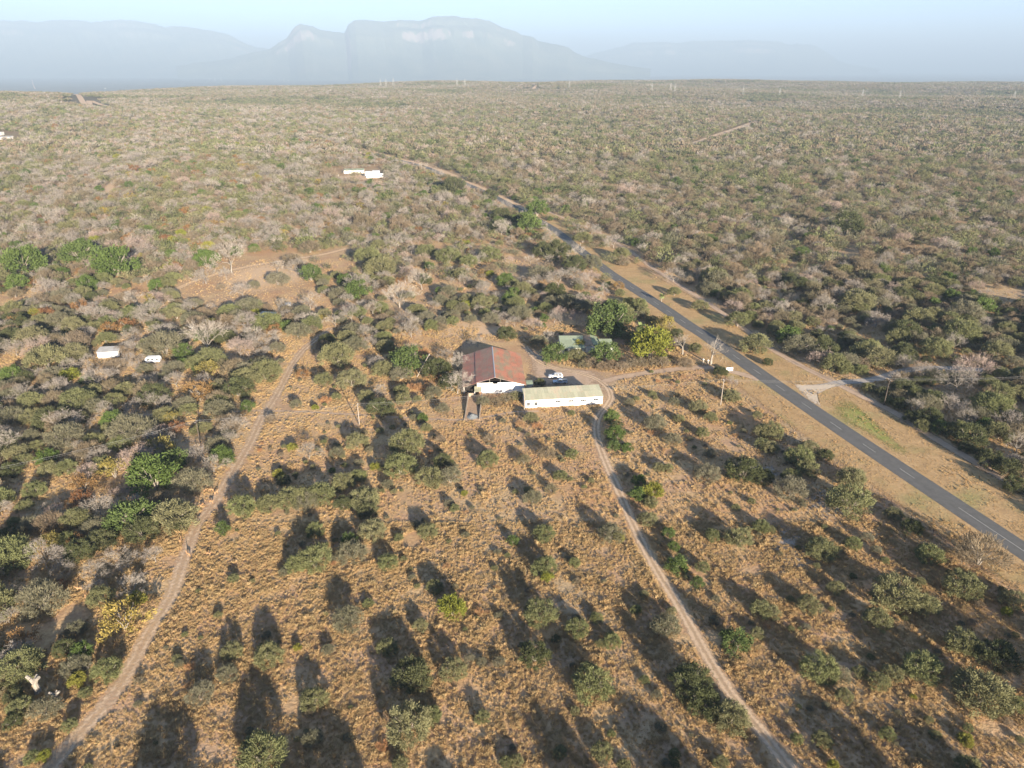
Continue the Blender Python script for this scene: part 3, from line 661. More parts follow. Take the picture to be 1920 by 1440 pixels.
crop(0, 1080, 4, [
 ('G', [(300,180,310),(560,680,190),(1500,880,190),(1700,730,150),(330,990,210)]), ('B', [(700,60,180),(50,290,190),(180,110,120)]), ('P', [(980,80,220),(640,690,80)]), ('Y', [(920,310,330)]), ('O', [(160,450,210),(470,60,90)]), ('C', [(610,575,150)]), ('L', [(580,780,120),(1020,160,130),(330,1350,90)]), ('A', [(1740,560,140),(800,700,200),(1750,20,80),(240,1360,110),(640,870,90),(520,1120,110),(150,980,160)]), ('K', [(100,900,140),(90,1100,120)])])
crop(0, 360, 4, [
 ('C', [(585,440,220),(160,510,250),(860,520,260),(1540,500,160),(1370,1200,130),(640,1410,90),(80,1360,130),(650,690,120),(130,680,140),(985,885,90)]),
 ('B', [(1530,600,200),(1690,600,130),(700,840,130),(980,1060,160),(640,1260,150),(975,1240,160),(1200,1010,230),(1840,960,220),(1310,1380,210),(440,1030,120),(330,680,160),(800,230,150),(660,230,150),(420,700,150)]), ('P', [(1720,490,250),(1540,1080,310)]), ('V', [(1790,1140,250)]), ('G', [(1230,1140,250),(1440,950,160)]),
 ('U', [(1320,910,140),(240,1090,210),(340,1240,270),(1840,1400,210)]), ('A', [(1720,890,160),(540,1000,160),(720,1010,120)]), ('O', [(330,910,140),(590,860,140)]), ('Y', [(1540,1320,180)])])
crop(480, 360, 4, [
 ('C', [(410,610,140),(760,720,170),(1140,1260,230),(1870,660,100)]), ('B', [(770,660,240),(830,1040,160),(1160,1000,210),(900,1260,150),(60,1180,150),(1700,710,130),(400,800,180),(310,530,190),(1660,1110,130),(1560,650,110),(1330,830,100)]), ('P', [(1510,1270,170),(1510,1425,220),(1070,750,260),(1240,650,190),(1840,270,150),(155,550,110),(590,960,120)]), ('V', [(1160,1160,120),(1140,580,160)]),
 ('A', [(965,1000,120),(960,1080,110),(970,1150,130),(680,1080,130),(600,1230,230),(710,1400,190),(950,1320,150),(510,1400,130),(80,970,190),(1690,830,140),(1580,800,110),(930,550,210),(840,480,180),(600,620,80),(1440,480,160),(1600,520,120),(1750,470,150),(1280,440,140)]), ('G', [(310,1040,160),(1440,750,120),(160,650,150),(1090,1360,150),(620,760,140)]), ('K', [(1360,1330,200),(1880,1050,140)]), ('O', [(355,1360,110)]), ('T', [(1250,1200,110),(1330,1390,120)])])
crop(1000, 520, 4.8, [
 ('C', [(680,390,340),(730,470,190),(650,680,220),(200,680,200),(100,360,80),(85,430,55),(10,290,60),(600,105,50)]), ('L', [(1060,610,310),(410,610,110)]), ('Y', [(1200,420,220)]), ('V', [(390,360,190),(240,300,200),(770,580,110)]), ('P', [(125,530,120)]), ('Z', [(1350,610,200),(1610,680,250)]), ('A', [(860,220,120),(950,250,140),(980,310,120),(390,690,150),(1460,640,110)]), ('U', [(1500,250,140),(1270,130,110),(1840,390,180)]), ('K', [(720,240,130),(1290,500,110)]),
 ('E', [(520,760,130),(620,790,120),(700,790,120),(790,800,130),(880,770,120),(960,760,130),(1060,760,120),(1160,760,130),(1370,770,150),(450,780,100)])])
crop(1200, 360, 2.6667, [('A', [(585,755,130),(1480,780,130),(1790,790,120)]), ('C', [(745,720,100),(1720,570,100)]), ('G', [(800,760,140),(890,810,90)]), ('P', [(510,460,70),(745,160,80)]), ('B', [(1600,920,180),(170,400,110),(1330,850,120)]), ('K', [(1040,165,140),(640,850,50)])])
crop(760, 280, 4, [('C', [(930,550,170),(990,440,140),(750,980,110)]), ('B', [(720,590,120),(1090,640,160),(1400,580,150),(1150,930,230),(590,1030,130),(650,420,110)]), ('G', [(1010,930,160),(1400,850,130)]), ('K', [(1150,760,170),(1040,760,140),(1270,860,160),(690,570,110),(720,490,140),(860,540,120),(640,340,110),(370,270,160)]), ('V', [(1390,940,140)]), ('U', [(1330,660,130),(1620,790,130),(990,760,80)])])
for (x, y, w) in [(300,1520,115),(560,1500,70),(650,1545,105),(850,1500,50),(1130,1525,95),(1340,1530,110),(1560,1530,80),(1720,1500,90),(1890,1520,90)]: HAND.append(('A', x, y, w))
HAND += [('K', 845, 715, 40), ('G', 812, 735, 32), ('B', 838, 660, 34), ('G', 1010, 640, 30), ('V', 1000, 602, 40), ('A', 1180, 632, 30), ('A', 1168, 596, 30), ('K', 1150, 570, 34), ('B', 1040, 590, 36), ('G', 905, 752, 24), ('E', 930, 752, 26), ('E', 950, 748, 26), ('A', 968, 740, 24), ('B', 965, 598, 34), ('K', 1012, 716, 20)]
items = []   # kind, x, y, width
for (kd, px, py, w) in HAND:
    h = KIND[kd]['h']; g = G(px, py, 2.0); dep = project(g[0], g[1], 2.0)[2]; W = w * dep / FPX * (1.1 if kd in 'AGKCLU' else 1)
    g = G(px, py, h * W * (.5 if kd not in 'BPVZ' else .55)); items.append((kd, g[0], g[1], W, True))
# small scrub scattered over the open field
P = rng.uniform([-140, 70], [170, 300], (1500, 2)); P = P[inside(P, FIELD)]
keep = (dist_line(P, T_LEFT) > 3) & (dist_line(P, T_DRIVE) > 3) & (dist_line(P, ROAD) > 17)
keep &= ~((P[:, 0] > -26) & (P[:, 0] < 46) & (P[:, 1] > 200) & (P[:, 1] < 285))
for p in P[keep][:420]: items.append((rnd.choice('AAGEGGT'), p[0], p[1], rnd.uniform(.8, 2.1), False))
# the dense bush all round
def fill(cell, rmin, rmax):
    n = int(rmax * 1.1 / cell); gx, gy = np.meshgrid(np.arange(-n, n + 1), np.arange(1, n + 40)); Pn = np.stack([gx.ravel(), gy.ravel()], -1) * cell + rng.uniform(-.46, .46, (gx.size, 2)) * cell
    r = np.hypot(*Pn.T); ok = (r > rmin) & (r <= rmax) & (np.abs(Pn[:, 0]) < Pn[:, 1] * .80 + 45)
    return Pn[ok]
def lnoise(Pn, s, seed):
    r = np.random.default_rng(seed); o = np.zeros(len(Pn))
    for k in range(4):
        for q in range(3):
            a = r.uniform(0, 6.28); f = 6.28 / s * 1.8 ** k; o += np.sin((Pn[:, 0] * math.cos(a) + Pn[:, 1] * math.sin(a)) * f + r.uniform(0, 6.28)) / 1.6 ** k / 3
    return o
def allowed(Pn):
    ok = ~inside(Pn, FIELD)
    ok &= (dist_line(Pn, ROAD[:105]) > 14.5); ok &= (dist_line(Pn, ROAD[100:190]) > 7.0); ok &= (dist_line(Pn, ROAD) > 5.5); ok &= (dist_line(Pn, ROAD[180:]) > 10.5)
    for C in (T_RIGHT, T_LEFT): ok &= dist_line(Pn, C) > 4.2
    for C in (T_GREY, T_SANDY, T_GATE): ok &= dist_line(Pn, C) > 5
    for C in FARC: ok &= dist_line(Pn, C) > 15
    for c in CLEAR: ok &= ~(inside(Pn, c) & (rng.uniform(size=len(Pn)) < .93))
    sp = inside(Pn, SPARSE); ok &= ~sp | (rng.uniform(size=len(Pn)) < .72)
    # road reserve between road and sandy track stays open
    dR = dist_line(Pn, ROAD); dT = dist_line(Pn, T_RIGHT); near = (dR < 23) & (dT < 23) & (Pn[:, 1] < 400); ok &= ~near
    return ok
P = np.vstack([fill(6.0, 75, 700), fill(6.6, 700, 1900)]); P = P[allowed(P)]
green = lnoise(P, 260, 5); warm = lnoise(P, 150, 8); dens = lnoise(P, 90, 12)
P_keep = (dens > -.80) & (lnoise(P, 24, 77) > -1.15); P, green, warm = P[P_keep], green[P_keep], warm[P_keep]
hand_xy = np.array([(i[1], i[2]) for i in items if i[4]]); hand_w = np.array([i[3] for i in items if i[4]])
near = np.ones(len(P), bool)
for (x, y), w in zip(hand_xy, hand_w): near &= np.hypot(P[:, 0] - x, P[:, 1] - y) > w * .5 + 1.6
P, green, warm = P[near], green[near], warm[near]
i_road = np.interp(P[:, 1], ROAD[::-1, 1][np.argsort(ROAD[::-1, 1])], ROAD[::-1, 0][np.argsort(ROAD[::-1, 1])]); right = P[:, 0] > i_road
in_sparse = inside(P, SPARSE); dn = lnoise(P, 45, 91)
for q, p in enumerate(P):
    g = green[q]; wv = warm[q]; y = p[1]
    if right[q]: w_ = dict(A=.24, G=.20, K=.10, U=.04, C=.02, E=.34, B=.10, P=.006, V=.02)
    else: w_ = dict(A=.20, G=.17, K=.05, U=.05, C=.03, L=.008, Y=.010, O=.025, E=.20, B=.26, P=.02, V=.04)
    if g > .35: w_['A'] *= 2; w_['K'] *= 2.2; w_['C'] *= 1.6; w_['B'] *= .5
    if g < -.35: w_['B'] *= 1.9; w_['E'] *= 1.3; w_['A'] *= .6
    if wv > .9 and not right[q]: w_['O'] *= 4
    kk = list(w_); kd = rnd.choices(kk, [w_[k] for k in kk])[0]
    W = min(13, max(3.2, 6.5 * math.exp(rnd.gauss(0, .30)))) if kd not in 'CLYO' else rnd.uniform(4.2, 8.0)
    if kd in 'BPV': W *= 1.15
    if in_sparse[q]: W *= .85
    W *= 1 + .22 * math.sin(dn[q] * 2.2)
    if y > 700: W *= 1.12
    items.append((kd, p[0], p[1], W, False))

# ------------------------------------------------------------------ split: the plants that show largest are things of their own, the rest are stuff
X = np.array([i[1] for i in items]); Y = np.array([i[2] for i in items]); W = np.array([i[3] for i in items]); KD = [i[0] for i in items]; HD = np.array([i[4] for i in items])
ZT = terrain(X, Y); PX, PY, DEP = project(X, Y, ZT + W * .3); WP = W * FPX / DEP
view = (PX > -WP * .5) & (PX < 1920 + WP * .5) & (PY > 0) & (PY < 1440 + WP * .4)
LIMIT = 297; count = {}; single = np.zeros(len(items), bool)
for i in np.argsort(-(WP + 1000 * HD)):
    nm = KIND[KD[i]]['name']
    if HD[i] and not view[i]: single[i] = True; continue
    if view[i] and count.get(nm, 0) < LIMIT and (HD[i] or WP[i] > 9): single[i] = True; count[nm] = count.get(nm, 0) + 1
LAND = [('the rust roofed barn',920,690),('the long white building',1055,745),('the parked cars',1047,710),('the green roofed house',1095,640),('the white signboard',1367,690),('the thick pale trunks',1310,665),
 ('the driveway bend',1122,800),('the driveway middle',1215,1030),('the driveway foot',1420,1370),('the concrete ramp',887,770),('the dirt track crossing',495,775),('the antelope herd',393,935),
 ('the left dirt track',330,1090),('the left track foot',150,1380),('the lower left corner',60,1300),('the white cottage',203,661),('the white caravan',285,675),('the tin shack',500,592),('the sandy clearing',480,530),
 ('the leaning pole',795,690),('the gravel junction',1520,735),('the green verge patch',1620,790),('the long solid road line',1850,985),('the lower right corner',1850,1380),('the lower edge middle',760,1400),('the open field centre',800,1050),
 ('the near fence end',1800,1060),('the mid left edge',30,800),('the mid right edge',1880,730),('the far road bend',900,365),('the far white homestead',680,325),('the upper left edge',60,440),('the fence side pole',1351,740),('the sandy verge track',1440,640),('the right bush centre',1600,520),('the top right scrub',1750,380),('the upper left bare trees',300,480),('the left woods',170,980),('the pole at the field edge',674,785),('the grey side road',1760,690)]
ORD = ['', 'second ', 'third ', 'fourth ', 'fifth ', 'sixth ', 'seventh ', 'eighth ', 'ninth ', 'tenth ', 'eleventh ', 'twelfth ', 'thirteenth ', 'fourteenth ', 'fifteenth ', 'sixteenth ', 'seventeenth ', 'eighteenth ', 'nineteenth ', 'twentieth ']
LX = np.array([l[1] for l in LAND]); LY = np.array([l[2] for l in LAND]); labels = {}; bucket = {}
for i in np.where(single)[0]:
    if not view[i]: nb = sum(1 for j in labels if not view[j]); labels[i] = f'thorn bush past the lower edge casting the {ORD[nb] or "first "}shadow from the left'; continue
    d = np.hypot((LX - PX[i]), (LY - PY[i]) * 1.4); k = int(np.argmin(d)); dx, dy = PX[i] - LX[k], (PY[i] - LY[k]) * 1.4
    side = ('right of' if dx > 0 else 'left of') if abs(dx) > abs(dy) else ('below' if dy > 0 else 'above')
    size = 'large ' if W[i] > 7.2 else ('small ' if W[i] < 2.6 else '')
    bucket.setdefault((size + KIND[KD[i]]['word'], side, k), []).append((d[k], i))
for (w, side, k), L in bucket.items():
    L.sort()
    for n, (_, i) in enumerate(L):
        if len(L) == 1: labels[i] = f'{w} {side} {LAND[k][0]}'
        elif n < 20: labels[i] = f'{w} {side} {LAND[k][0]}, {ORD[n]}nearest'
        else: labels[i] = f'{w} crowded {side} {LAND[k][0]}'
GROUPS = {'thorn_bush': 'thorn bushes of the savanna', 'thorn_tree': 'flat topped thorn trees', 'leafy_tree': 'bright green trees', 'leafy_bush': 'yellow green bushes', 'autumn_tree': 'trees in autumn colour', 'dry_shrub': 'dry twiggy shrubs', 'grass_clump': 'tall dry grass clumps', 'bare_tree': 'leafless winter trees', 'baobab_tree': 'thick trunked pale trees'}
for i in np.where(single)[0]:
    K = KIND[KD[i]]; t, c, h = K['var'][rnd.randrange(len(K['var']))]
    e = bpy.data.objects.new(K['name'], None); COL.objects.link(e); e.empty_display_size = .2
    e.location = (X[i], Y[i], ZT[i]); e.rotation_euler = (0, 0, rnd.uniform(0, 6.28)); sz = W[i] * rnd.uniform(.92, 1.08); e.scale = (W[i], W[i], sz)
    e['label'] = labels[i]; e['category'] = K['cat']; e['group'] = GROUPS[K['name']]
    for nm, me in (('trunk', t), ('crown', c)):
        o = bpy.data.objects.new(nm, me); COL.objects.link(o); o.parent = e
def scatter(name, pts, rot, scl, idx, meshes, label=None):
    """one object of uncountable plants: points that carry instances"""
    me = bpy.data.meshes.new(name); n = len(pts); me.vertices.add(n); me.vertices.foreach_set('co', np.asarray(pts, np.float32).ravel())
    for k, v in (('turn', rot), ('size', scl)): a = me.attributes.new(k, 'FLOAT', 'POINT'); a.data.foreach_set('value', np.asarray(v, np.float32))
    a = me.attributes.new('pick', 'INT', 'POINT'); a.data.foreach_set('value', np.asarray(idx, np.int32))
    o = link(name, me); tag(o, label, kind='stuff')
    ng = bpy.data.node_groups.new(name, 'GeometryNodeTree'); ng.interface.new_socket('Geometry', in_out='INPUT', socket_type='NodeSocketGeometry'); ng.interface.new_socket('Geometry', in_out='OUTPUT', socket_type='NodeSocketGeometry')
    gi = ng.nodes.new('NodeGroupInput'); go = ng.nodes.new('NodeGroupOutput'); L = ng.links.new; j = ng.nodes.new('GeometryNodeJoinGeometry')
    def attr(nm, ty):
        a = ng.nodes.new('GeometryNodeInputNamedAttribute'); a.data_type = ty; a.inputs['Name'].default_value = nm; return a.outputs['Attribute']
    pk = attr('pick', 'INT'); tu = attr('turn', 'FLOAT'); si = attr('size', 'FLOAT'); cx = ng.nodes.new('ShaderNodeCombineXYZ'); L(tu, cx.inputs[2])
    for k, m in enumerate(meshes):
        if not np.any(np.asarray(idx) == k): continue
        po = bpy.data.objects.new(m.name + '_source', m)
        cmp_ = ng.nodes.new('FunctionNodeCompare'); cmp_.data_type = 'INT'; cmp_.operation = 'EQUAL'; L(pk, cmp_.inputs[2]); cmp_.inputs[3].default_value = k
        oi = ng.nodes.new('GeometryNodeObjectInfo'); oi.inputs['Object'].default_value = po; oi.inputs['As Instance'].default_value = True
        ip = ng.nodes.new('GeometryNodeInstanceOnPoints'); L(gi.outputs[0], ip.inputs['Points']); L(cmp_.outputs[0], ip.inputs['Selection']); L(oi.outputs['Geometry'], ip.inputs['Instance'])
        L(cx.outputs[0], ip.inputs['Rotation']); L(si, ip.inputs['Scale']); L(ip.outputs[0], j.inputs[0])
    L(j.outputs[0], go.inputs[0]); mod = o.modifiers.new('scatter', 'NODES'); mod.node_group = ng
    return o
def full_mesh(t, c):
    def arr(m):
        v = np.empty(len(m.vertices) * 3, np.float32); m.vertices.foreach_get('co', v); return v.reshape(-1, 3)
    parts = []
    for m in (t, c):
        v = arr(m); by = {}
        for p in m.polygons: by.setdefault(len(p.vertices), []).append(p.vertices[:])
        first = True
        for kf, f in by.items(): parts.append((v if first else v[:0], np.array(f) - (0 if first else len(v)), np.full(len(v) if first else 0, .5), m.materials[0])); first = False
    return joined('near_plant', parts)
STUFF = {'A': 'olive_thorn_scrub', 'G': 'grey_thorn_scrub', 'K': 'dark_thorn_scrub', 'U': 'flat_topped_thorn_trees', 'C': 'green_tree_cover', 'L': 'yellow_green_scrub', 'Y': 'yellow_autumn_cover', 'O': 'orange_autumn_cover', 'E': 'brown_dry_scrub', 'B': 'grey_leafless_wood', 'P': 'pale_leafless_wood', 'V': 'reddish_leafless_wood', 'T': 'tall_red_grass'}
KD_ = np.array(KD)
for k, nm in STUFF.items():
    sel = np.where((KD_ == k) & ~single)[0]
    if len(sel) == 0: continue
    K = KIND[k]; nv = len(K['var']); full = [full_mesh(t, c) for t, c, h in K['var']] if np.any(DEP[sel] < 380) else [K['l1'][0]] * nv
    meshes = full + K['l1'] + K['l2']; v = rng.integers(0, nv, len(sel)); lod = np.where(DEP[sel] < 380, 0, np.where(DEP[sel] < 900, 1, 2))
    scatter(nm, np.stack([X[sel], Y[sel], ZT[sel]], -1), rng.uniform(0, 6.28, len(sel)), W[sel], lod * nv + v, meshes, KIND[k]['word'] + ' mass of the dense bush')
# beyond two kilometres: patches of canopy
def canopy_patch(seed, mix, size=64, n=95):
    r = np.random.default_rng(seed); parts = []
    for q in range(n):
        w = r.uniform(5.5, 11); c = np.array([*r.uniform(-size / 2, size / 2, 2), 0]); m = r.choice(list(mix), p=np.array(list(mix.values())) / sum(mix.values()))
        V, F, t = leafy(int(r.integers(1e6)), None, h=.6, clumps=9, per=5, L=.22, W=.13, spread=.1, low=.1); parts.append((V * w + c, F, t, M[m]))
    return joined('canopy_patch', parts)
PATCH = [canopy_patch(s_, m) for s_, m in ((1, dict(bare=.2, brown=.4, olive=.2, darkolive=.2)), (2, dict(bare=.1, brown=.4, olive=.2, darkolive=.3)), (3, dict(olive=.35, darkolive=.5, brown=.15)), (4, dict(bare=.15, greygreen=.2, brown=.4, darkolive=.25)))]
P = np.vstack([fill(52, 1880, 4000), fill(64, 4000, 7600)])
for C in FARC: P = P[dist_line(P, C) > 44]
g = lnoise(P, 700, 21) + .5 * lnoise(P, 220, 22); pick = np.where(g > .55, 2, np.where(g > 0, 1, np.where(g > -.6, 3, 0)))
scatter('distant_bushveld', np.stack([P[:, 0], P[:, 1], terrain(P[:, 0], P[:, 1]) - .4], -1), rng.uniform(0, 6.28, len(P)), rng.uniform(.9, 1.1, len(P)), pick, PATCH, 'grey green bush covering the far plain')

# ------------------------------------------------------------------ dry grass over the open ground
M['straw'] = foliage('straw_grass', [(.46,.325,.16), (.41,.28,.135), (.50,.365,.19), (.42,.27,.13), (.38,.285,.145)], .2, .9)
def tuft(seed, n, h, w):
    r = np.random.default_rng(seed); a = r.uniform(0, 6.28, n); rr = np.sqrt(r.uniform(0, 1, n)) * w
    b = np.stack([rr * np.cos(a), rr * np.sin(a), np.full(n, h * .45)], -1); d = np.stack([np.cos(a) * .55, np.sin(a) * .55, np.full(n, 1.0)], -1) + r.normal(size=(n, 3)) * .35
    V, F = strips(b, d, r.uniform(.6, 1.2, n) * h, np.full(n, h * .085), None, seed); V[:, 2] = np.maximum(V[:, 2], -.03)
    return mesh_np('tuft', V, [F], [M['straw']], attr={'tint': r.uniform(.1, 1, n).repeat(4)})
TUFTS = [tuft(k, 44, rh, rw) for k, (rh, rw) in enumerate([(.5,.28), (.42,.36), (.62,.25), (.35,.42)])]
def grass(n, y0, y1):
    Pg = rng.uniform([-1, y0], [1, y1], (n, 2)); Pg = Pg[rng.uniform(0, 1, n) < Pg[:, 1] / y1]; Pg[:, 0] *= Pg[:, 1] * .82 + 25; return Pg
Pg = np.vstack([grass(170000, 68, 150), grass(190000, 150, 300), grass(30000, 300, 420)])
keep = (dist_line(Pg, T_LEFT) > 1.75) & (dist_line(Pg, T_DRIVE) > 1.75) & (dist_line(Pg, T_GATE) > 2.2) & (dist_line(Pg, T_CROSS) > .7) & (dist_line(Pg, T_RIGHT) > 2) & (dist_line(Pg, T_GREY) > 2.2)
dR = dist_line(Pg, ROAD[:190]); on_verge = (dR > 4.6) & (dR < 24.5); rr_ = (Pg[:, 0] > np.interp(Pg[:, 1], ROAD[:190][np.argsort(ROAD[:190, 1]), 1], ROAD[:190][np.argsort(ROAD[:190, 1]), 0])); on_verge &= rr_ | (dR < 16); keep &= (dR > 4.6) & (~on_verge | (rng.uniform(0, 1, len(Pg)) < .9))
yard = poly([(975,640),(1000,655),(1040,682),(1090,692),(1150,700),(1155,725),(1140,745),(1132,752),(985,766),(960,738),(860,738),(866,640)]); keep &= ~inside(Pg, yard)
for c in (poly([(871,740),(903,740),(903,790),(871,790)]), poly([(1045,625),(1150,625),(1150,660),(1045,660)])): keep &= ~inside(Pg, c)
gn = lnoise(Pg, 26, 31) + .6 * lnoise(Pg, 7, 32); keep &= gn > -.95 + rng.uniform(-.4, .4, len(Pg)); keep &= (lnoise(Pg, 60, 35) > -1.15)
Pg = Pg[keep]; gn = gn[keep] - 1.4 * on_verge[keep]
scatter('dry_grass', np.stack([Pg[:, 0], Pg[:, 1], np.zeros(len(Pg))], -1), rng.uniform(0, 6.28, len(Pg)), np.clip(.66 + .26 * gn, .3, 1.1) * rng.lognormal(0, .30, len(Pg)), rng.integers(0, 4, len(Pg)), TUFTS, 'straw coloured dry grass of the open field')

# ------------------------------------------------------------------ farm buildings
def roof_grid(parent, f, us, vs, mat, t=.05, jit=.012, gap=.012):
    """roof sheets as single pieces; f(u, v) gives the surface point"""
    for i in range(len(us) - 1):
        for j in range(len(vs) - 1):
            dz = rnd.uniform(0, jit) + (j % 2) * .004; a, b, c, d = us[i] + gap, us[i+1] - gap, vs[j], vs[j+1]
            pts = [Vector(f(x, y)) + Vector((0, 0, dz)) for x, y in ((a, c), (b, c), (b, d), (a, d))]
            ctr = sum(pts, Vector()) / 4
            link('roof_sheet', MB().slab(*[p - ctr for p in pts], t).mesh('roof_sheet', mat), parent, ctr)
def window(parent, x, y, z, w, h, bars=True, name='window'):
    fr = MB(); e = .06
    fr.box(x - w/2 - e, x - w/2, y - .07, y - .004, z - h/2 - e, z + h/2 + e).box(x + w/2, x + w/2 + e, y - .07, y - .004, z - h/2 - e, z + h/2 + e)
    fr.box(x - w/2, x + w/2, y - .07, y - .004, z + h/2, z + h/2 + e).box(x - w/2, x + w/2, y - .07, y - .004, z - h/2 - e, z - h/2)
    if bars: fr.box(x - .025, x + .025, y - .06, y - .012, z - h/2, z + h/2).box(x - w/2, x - .025, y - .06, y - .012, z - .02, z + .02).box(x + .025, x + w/2, y - .06, y - .012, z - .02, z + .02)
    o = fr.obj(name, M['steel'], parent); MB().box(x - w/2, x + w/2, y - .03, y - .006, z - h/2, z + h/2).obj('pane', M['glass'], o); return o
b = empty('barn', (-5.96, 227.8, 0), .0574); tag(b, 'large barn with rusty red and green tin roof and open gable', 'barn')
ap, sl, Lb = 6.4, .29, 29.2
w = MB(); prof = [(-6.3, 0), (10.3, 0), (10.3, ap - sl * 10.3 - .12), (7.2, 4.1), (.9, 4.1), (.9, 3.6), (-.7, 3.6), (-.7, 4.1), (-6.3, 4.1)]
w.extrude(prof, .12, .35).obj('front_wall', M['white'], b)
MB().hexa([(10.05,.36,0),(10.3,.36,0),(10.3,Lb-.3,0),(10.05,Lb-.3,0),(10.05,.36,3.2),(10.3,.36,3.2),(10.3,Lb-.3,3.2),(10.05,Lb-.3,3.2)]).obj('side_wall', M['offwhite'], b)
MB().box(-11.0, -10.8, .4, Lb - .3, 0, 2.9).obj('side_wall', M['offwhite'], b)
MB().extrude([(-11, 0), (10.3, 0), (10.3, 3.25), (0, ap - .2), (-11, 3.0)], Lb - .29, Lb - .05).obj('back_wall', M['offwhite'], b)
MB().box(-10.8, -6.35, 1.6, 1.8, 0, 3.9).obj('lean_to_wall', M['dark'], b)  # recess shade put into the wall colour
for x in (-1.9, 1.9): MB().box(x - .06, x + .06, .16, .34, 4.1, ap - sl * abs(x) - .12).obj('gable_post', M['wood'], b)
MB().box(-3.9, 3.9, .18, .32, 5.05, 5.12).obj('tie_beam', M['darkwood'], b)
MB().box(-10.7, 10.0, 9.0, 9.15, 0, 3.3).obj('interior_shade_panel', M['dark'], b)  # added panel, blackened so the open gable looks unlit inside
MB().box(-6.2, 10.0, .4, 8.9, .02, .08).obj('floor', M['dark'], b)  # floor coloured near-black to imitate the shade indoors
ys = [-.5 + k * (Lb + .9) / 12 for k in range(13)]
roof_grid(b, lambda u, v: (u, v, ap - sl * u), [0, 2.2, 4.4, 6.6, 8.8, 11.0], ys, M['rustroof'])
roof_grid(b, lambda u, v: (-u, v, ap - sl * u), [0, 2.25, 4.5, 6.75], ys, M['redroof'])
roof_grid(b, lambda u, v: (-u, v, ap - sl * u - .16), [6.65, 9.0, 11.5], ys, M['redroof'])
MB().extrude([(-.22, ap - .045), (0, ap + .03), (.22, ap - .045), (.22, ap - .02), (0, ap + .06), (-.22, ap - .02)], -.55, Lb + .45).obj('ridge_cap', M['steel'], b)
for sx, x1 in ((1, 11.0), (-1, -6.7)): MB().slab((0, -.56, ap - .03), (x1, -.56, ap - sl * abs(x1) - .03), (x1, -.5, ap - sl * abs(x1) - .03), (0, -.5, ap - .03), .05).obj('barge_board', M['steel'], b)
# small annex, shed and ramp in front of the barn
a = empty('annex', (4.9, 229.2, 0), .0574); tag(a, 'small green roofed lean-to between the barn and the parking yard', 'shed')
roof_grid(a, lambda u, v: (u, v, 3.0 - .12 * (v < 2 and (2 - v) or 0) - .02 * u), [.2, 1.4, 2.6], [0, 1.7, 3.4], M['greenroof'])
for x, y in ((.3, .15), (2.5, .15), (2.5, 3.2), (.3, 3.2)): MB().box(x - .05, x + .05, y - .05, y + .05, 0, 2.66).obj('post', M['wood'], a)
MB().box(.5, 2.3, .2, .34, 0, .75).obj('low_wall', M['white'], a); MB().box(.4, 2.4, 3.05, 3.15, 0, 2.5).obj('back_wall', M['offwhite'], a)
a = empty('ramp_shed', (-15.0, 224.3, 0), .03); tag(a, 'pale green roofed shed at the head of the concrete ramp', 'shed')
roof_grid(a, lambda u, v: (u, v, 2.3 + .16 * v), [1.9, 3.2, 4.5], [-.1, 1.6, 3.3], M['paleroof'])
for x in (2.05, 4.35): MB().box(x - .07, x + .07, 0, .14, 0, 2.26).obj('post', M['white'], a)
MB().box(1.95, 4.45, 3.0, 3.15, 0, 2.7).obj('back_wall', M['brick'], a)
a = empty('concrete_ramp', (-15.6, 207.4, 0), -.02); tag(a, 'walled concrete loading ramp running down from the barn', 'ramp')
for x, h1, mt in ((0, 1.9, 'concrete'), (4.75, 2.2, 'concrete')):
    MB().hexa([(x,0,0),(x+.28,0,0),(x+.28,16.9,0),(x,16.9,0),(x,0,.3),(x+.28,0,.3),(x+.28,16.9,h1),(x,16.9,h1)]).obj('side_wall', M[mt], a)
MB().hexa([(.29,0,-.05),(4.74,0,-.05),(4.74,16.8,-.05),(.29,16.8,-.05),(.29,0,.06),(4.74,0,.06),(4.74,16.8,.5),(.29,16.8,.5)]).obj('ramp_floor', M['ramp'], a)
MB().box(.29, 2.0, 16.5, 16.75, .4, 1.9).obj('end_wall', M['concrete'], a)
def mound(name, c, rx, ry, h, mat, parent=None, seed=1):
    r = np.random.default_rng(seed); na, nr = 22, 7; V = [(0, 0, h)]; F = []
    for i in range(1, nr + 1):
        for j in range(na):
            t = i / nr; a_ = 6.283 * j / na; V.append((rx * t * math.cos(a_) * (1 + r.normal() * .04), ry * t * math.sin(a_) * (1 + r.normal() * .04), h * (1 - t) ** 1.1 * (1 + r.normal() * .1) - .04 * t))
    for j in range(na): F.append((0, 1 + j, 1 + (j + 1) % na))
    for i in range(nr - 1):
        for j in range(na): F.append((1 + i*na + j, 1 + (i+1)*na + j, 1 + (i+1)*na + (j+1) % na, 1 + i*na + (j+1) % na))
    mb = MB(); mb.v = V; mb.f = F; mb.m = [0] * len(F); return mb.obj(name, mat, parent, c)
tag(mound('gravel_heap', (-13.0, 209.6, .07), 2.1, 2.2, .9, M['gravelheap']), 'pale grey gravel heap at the foot of the concrete ramp', 'heap')
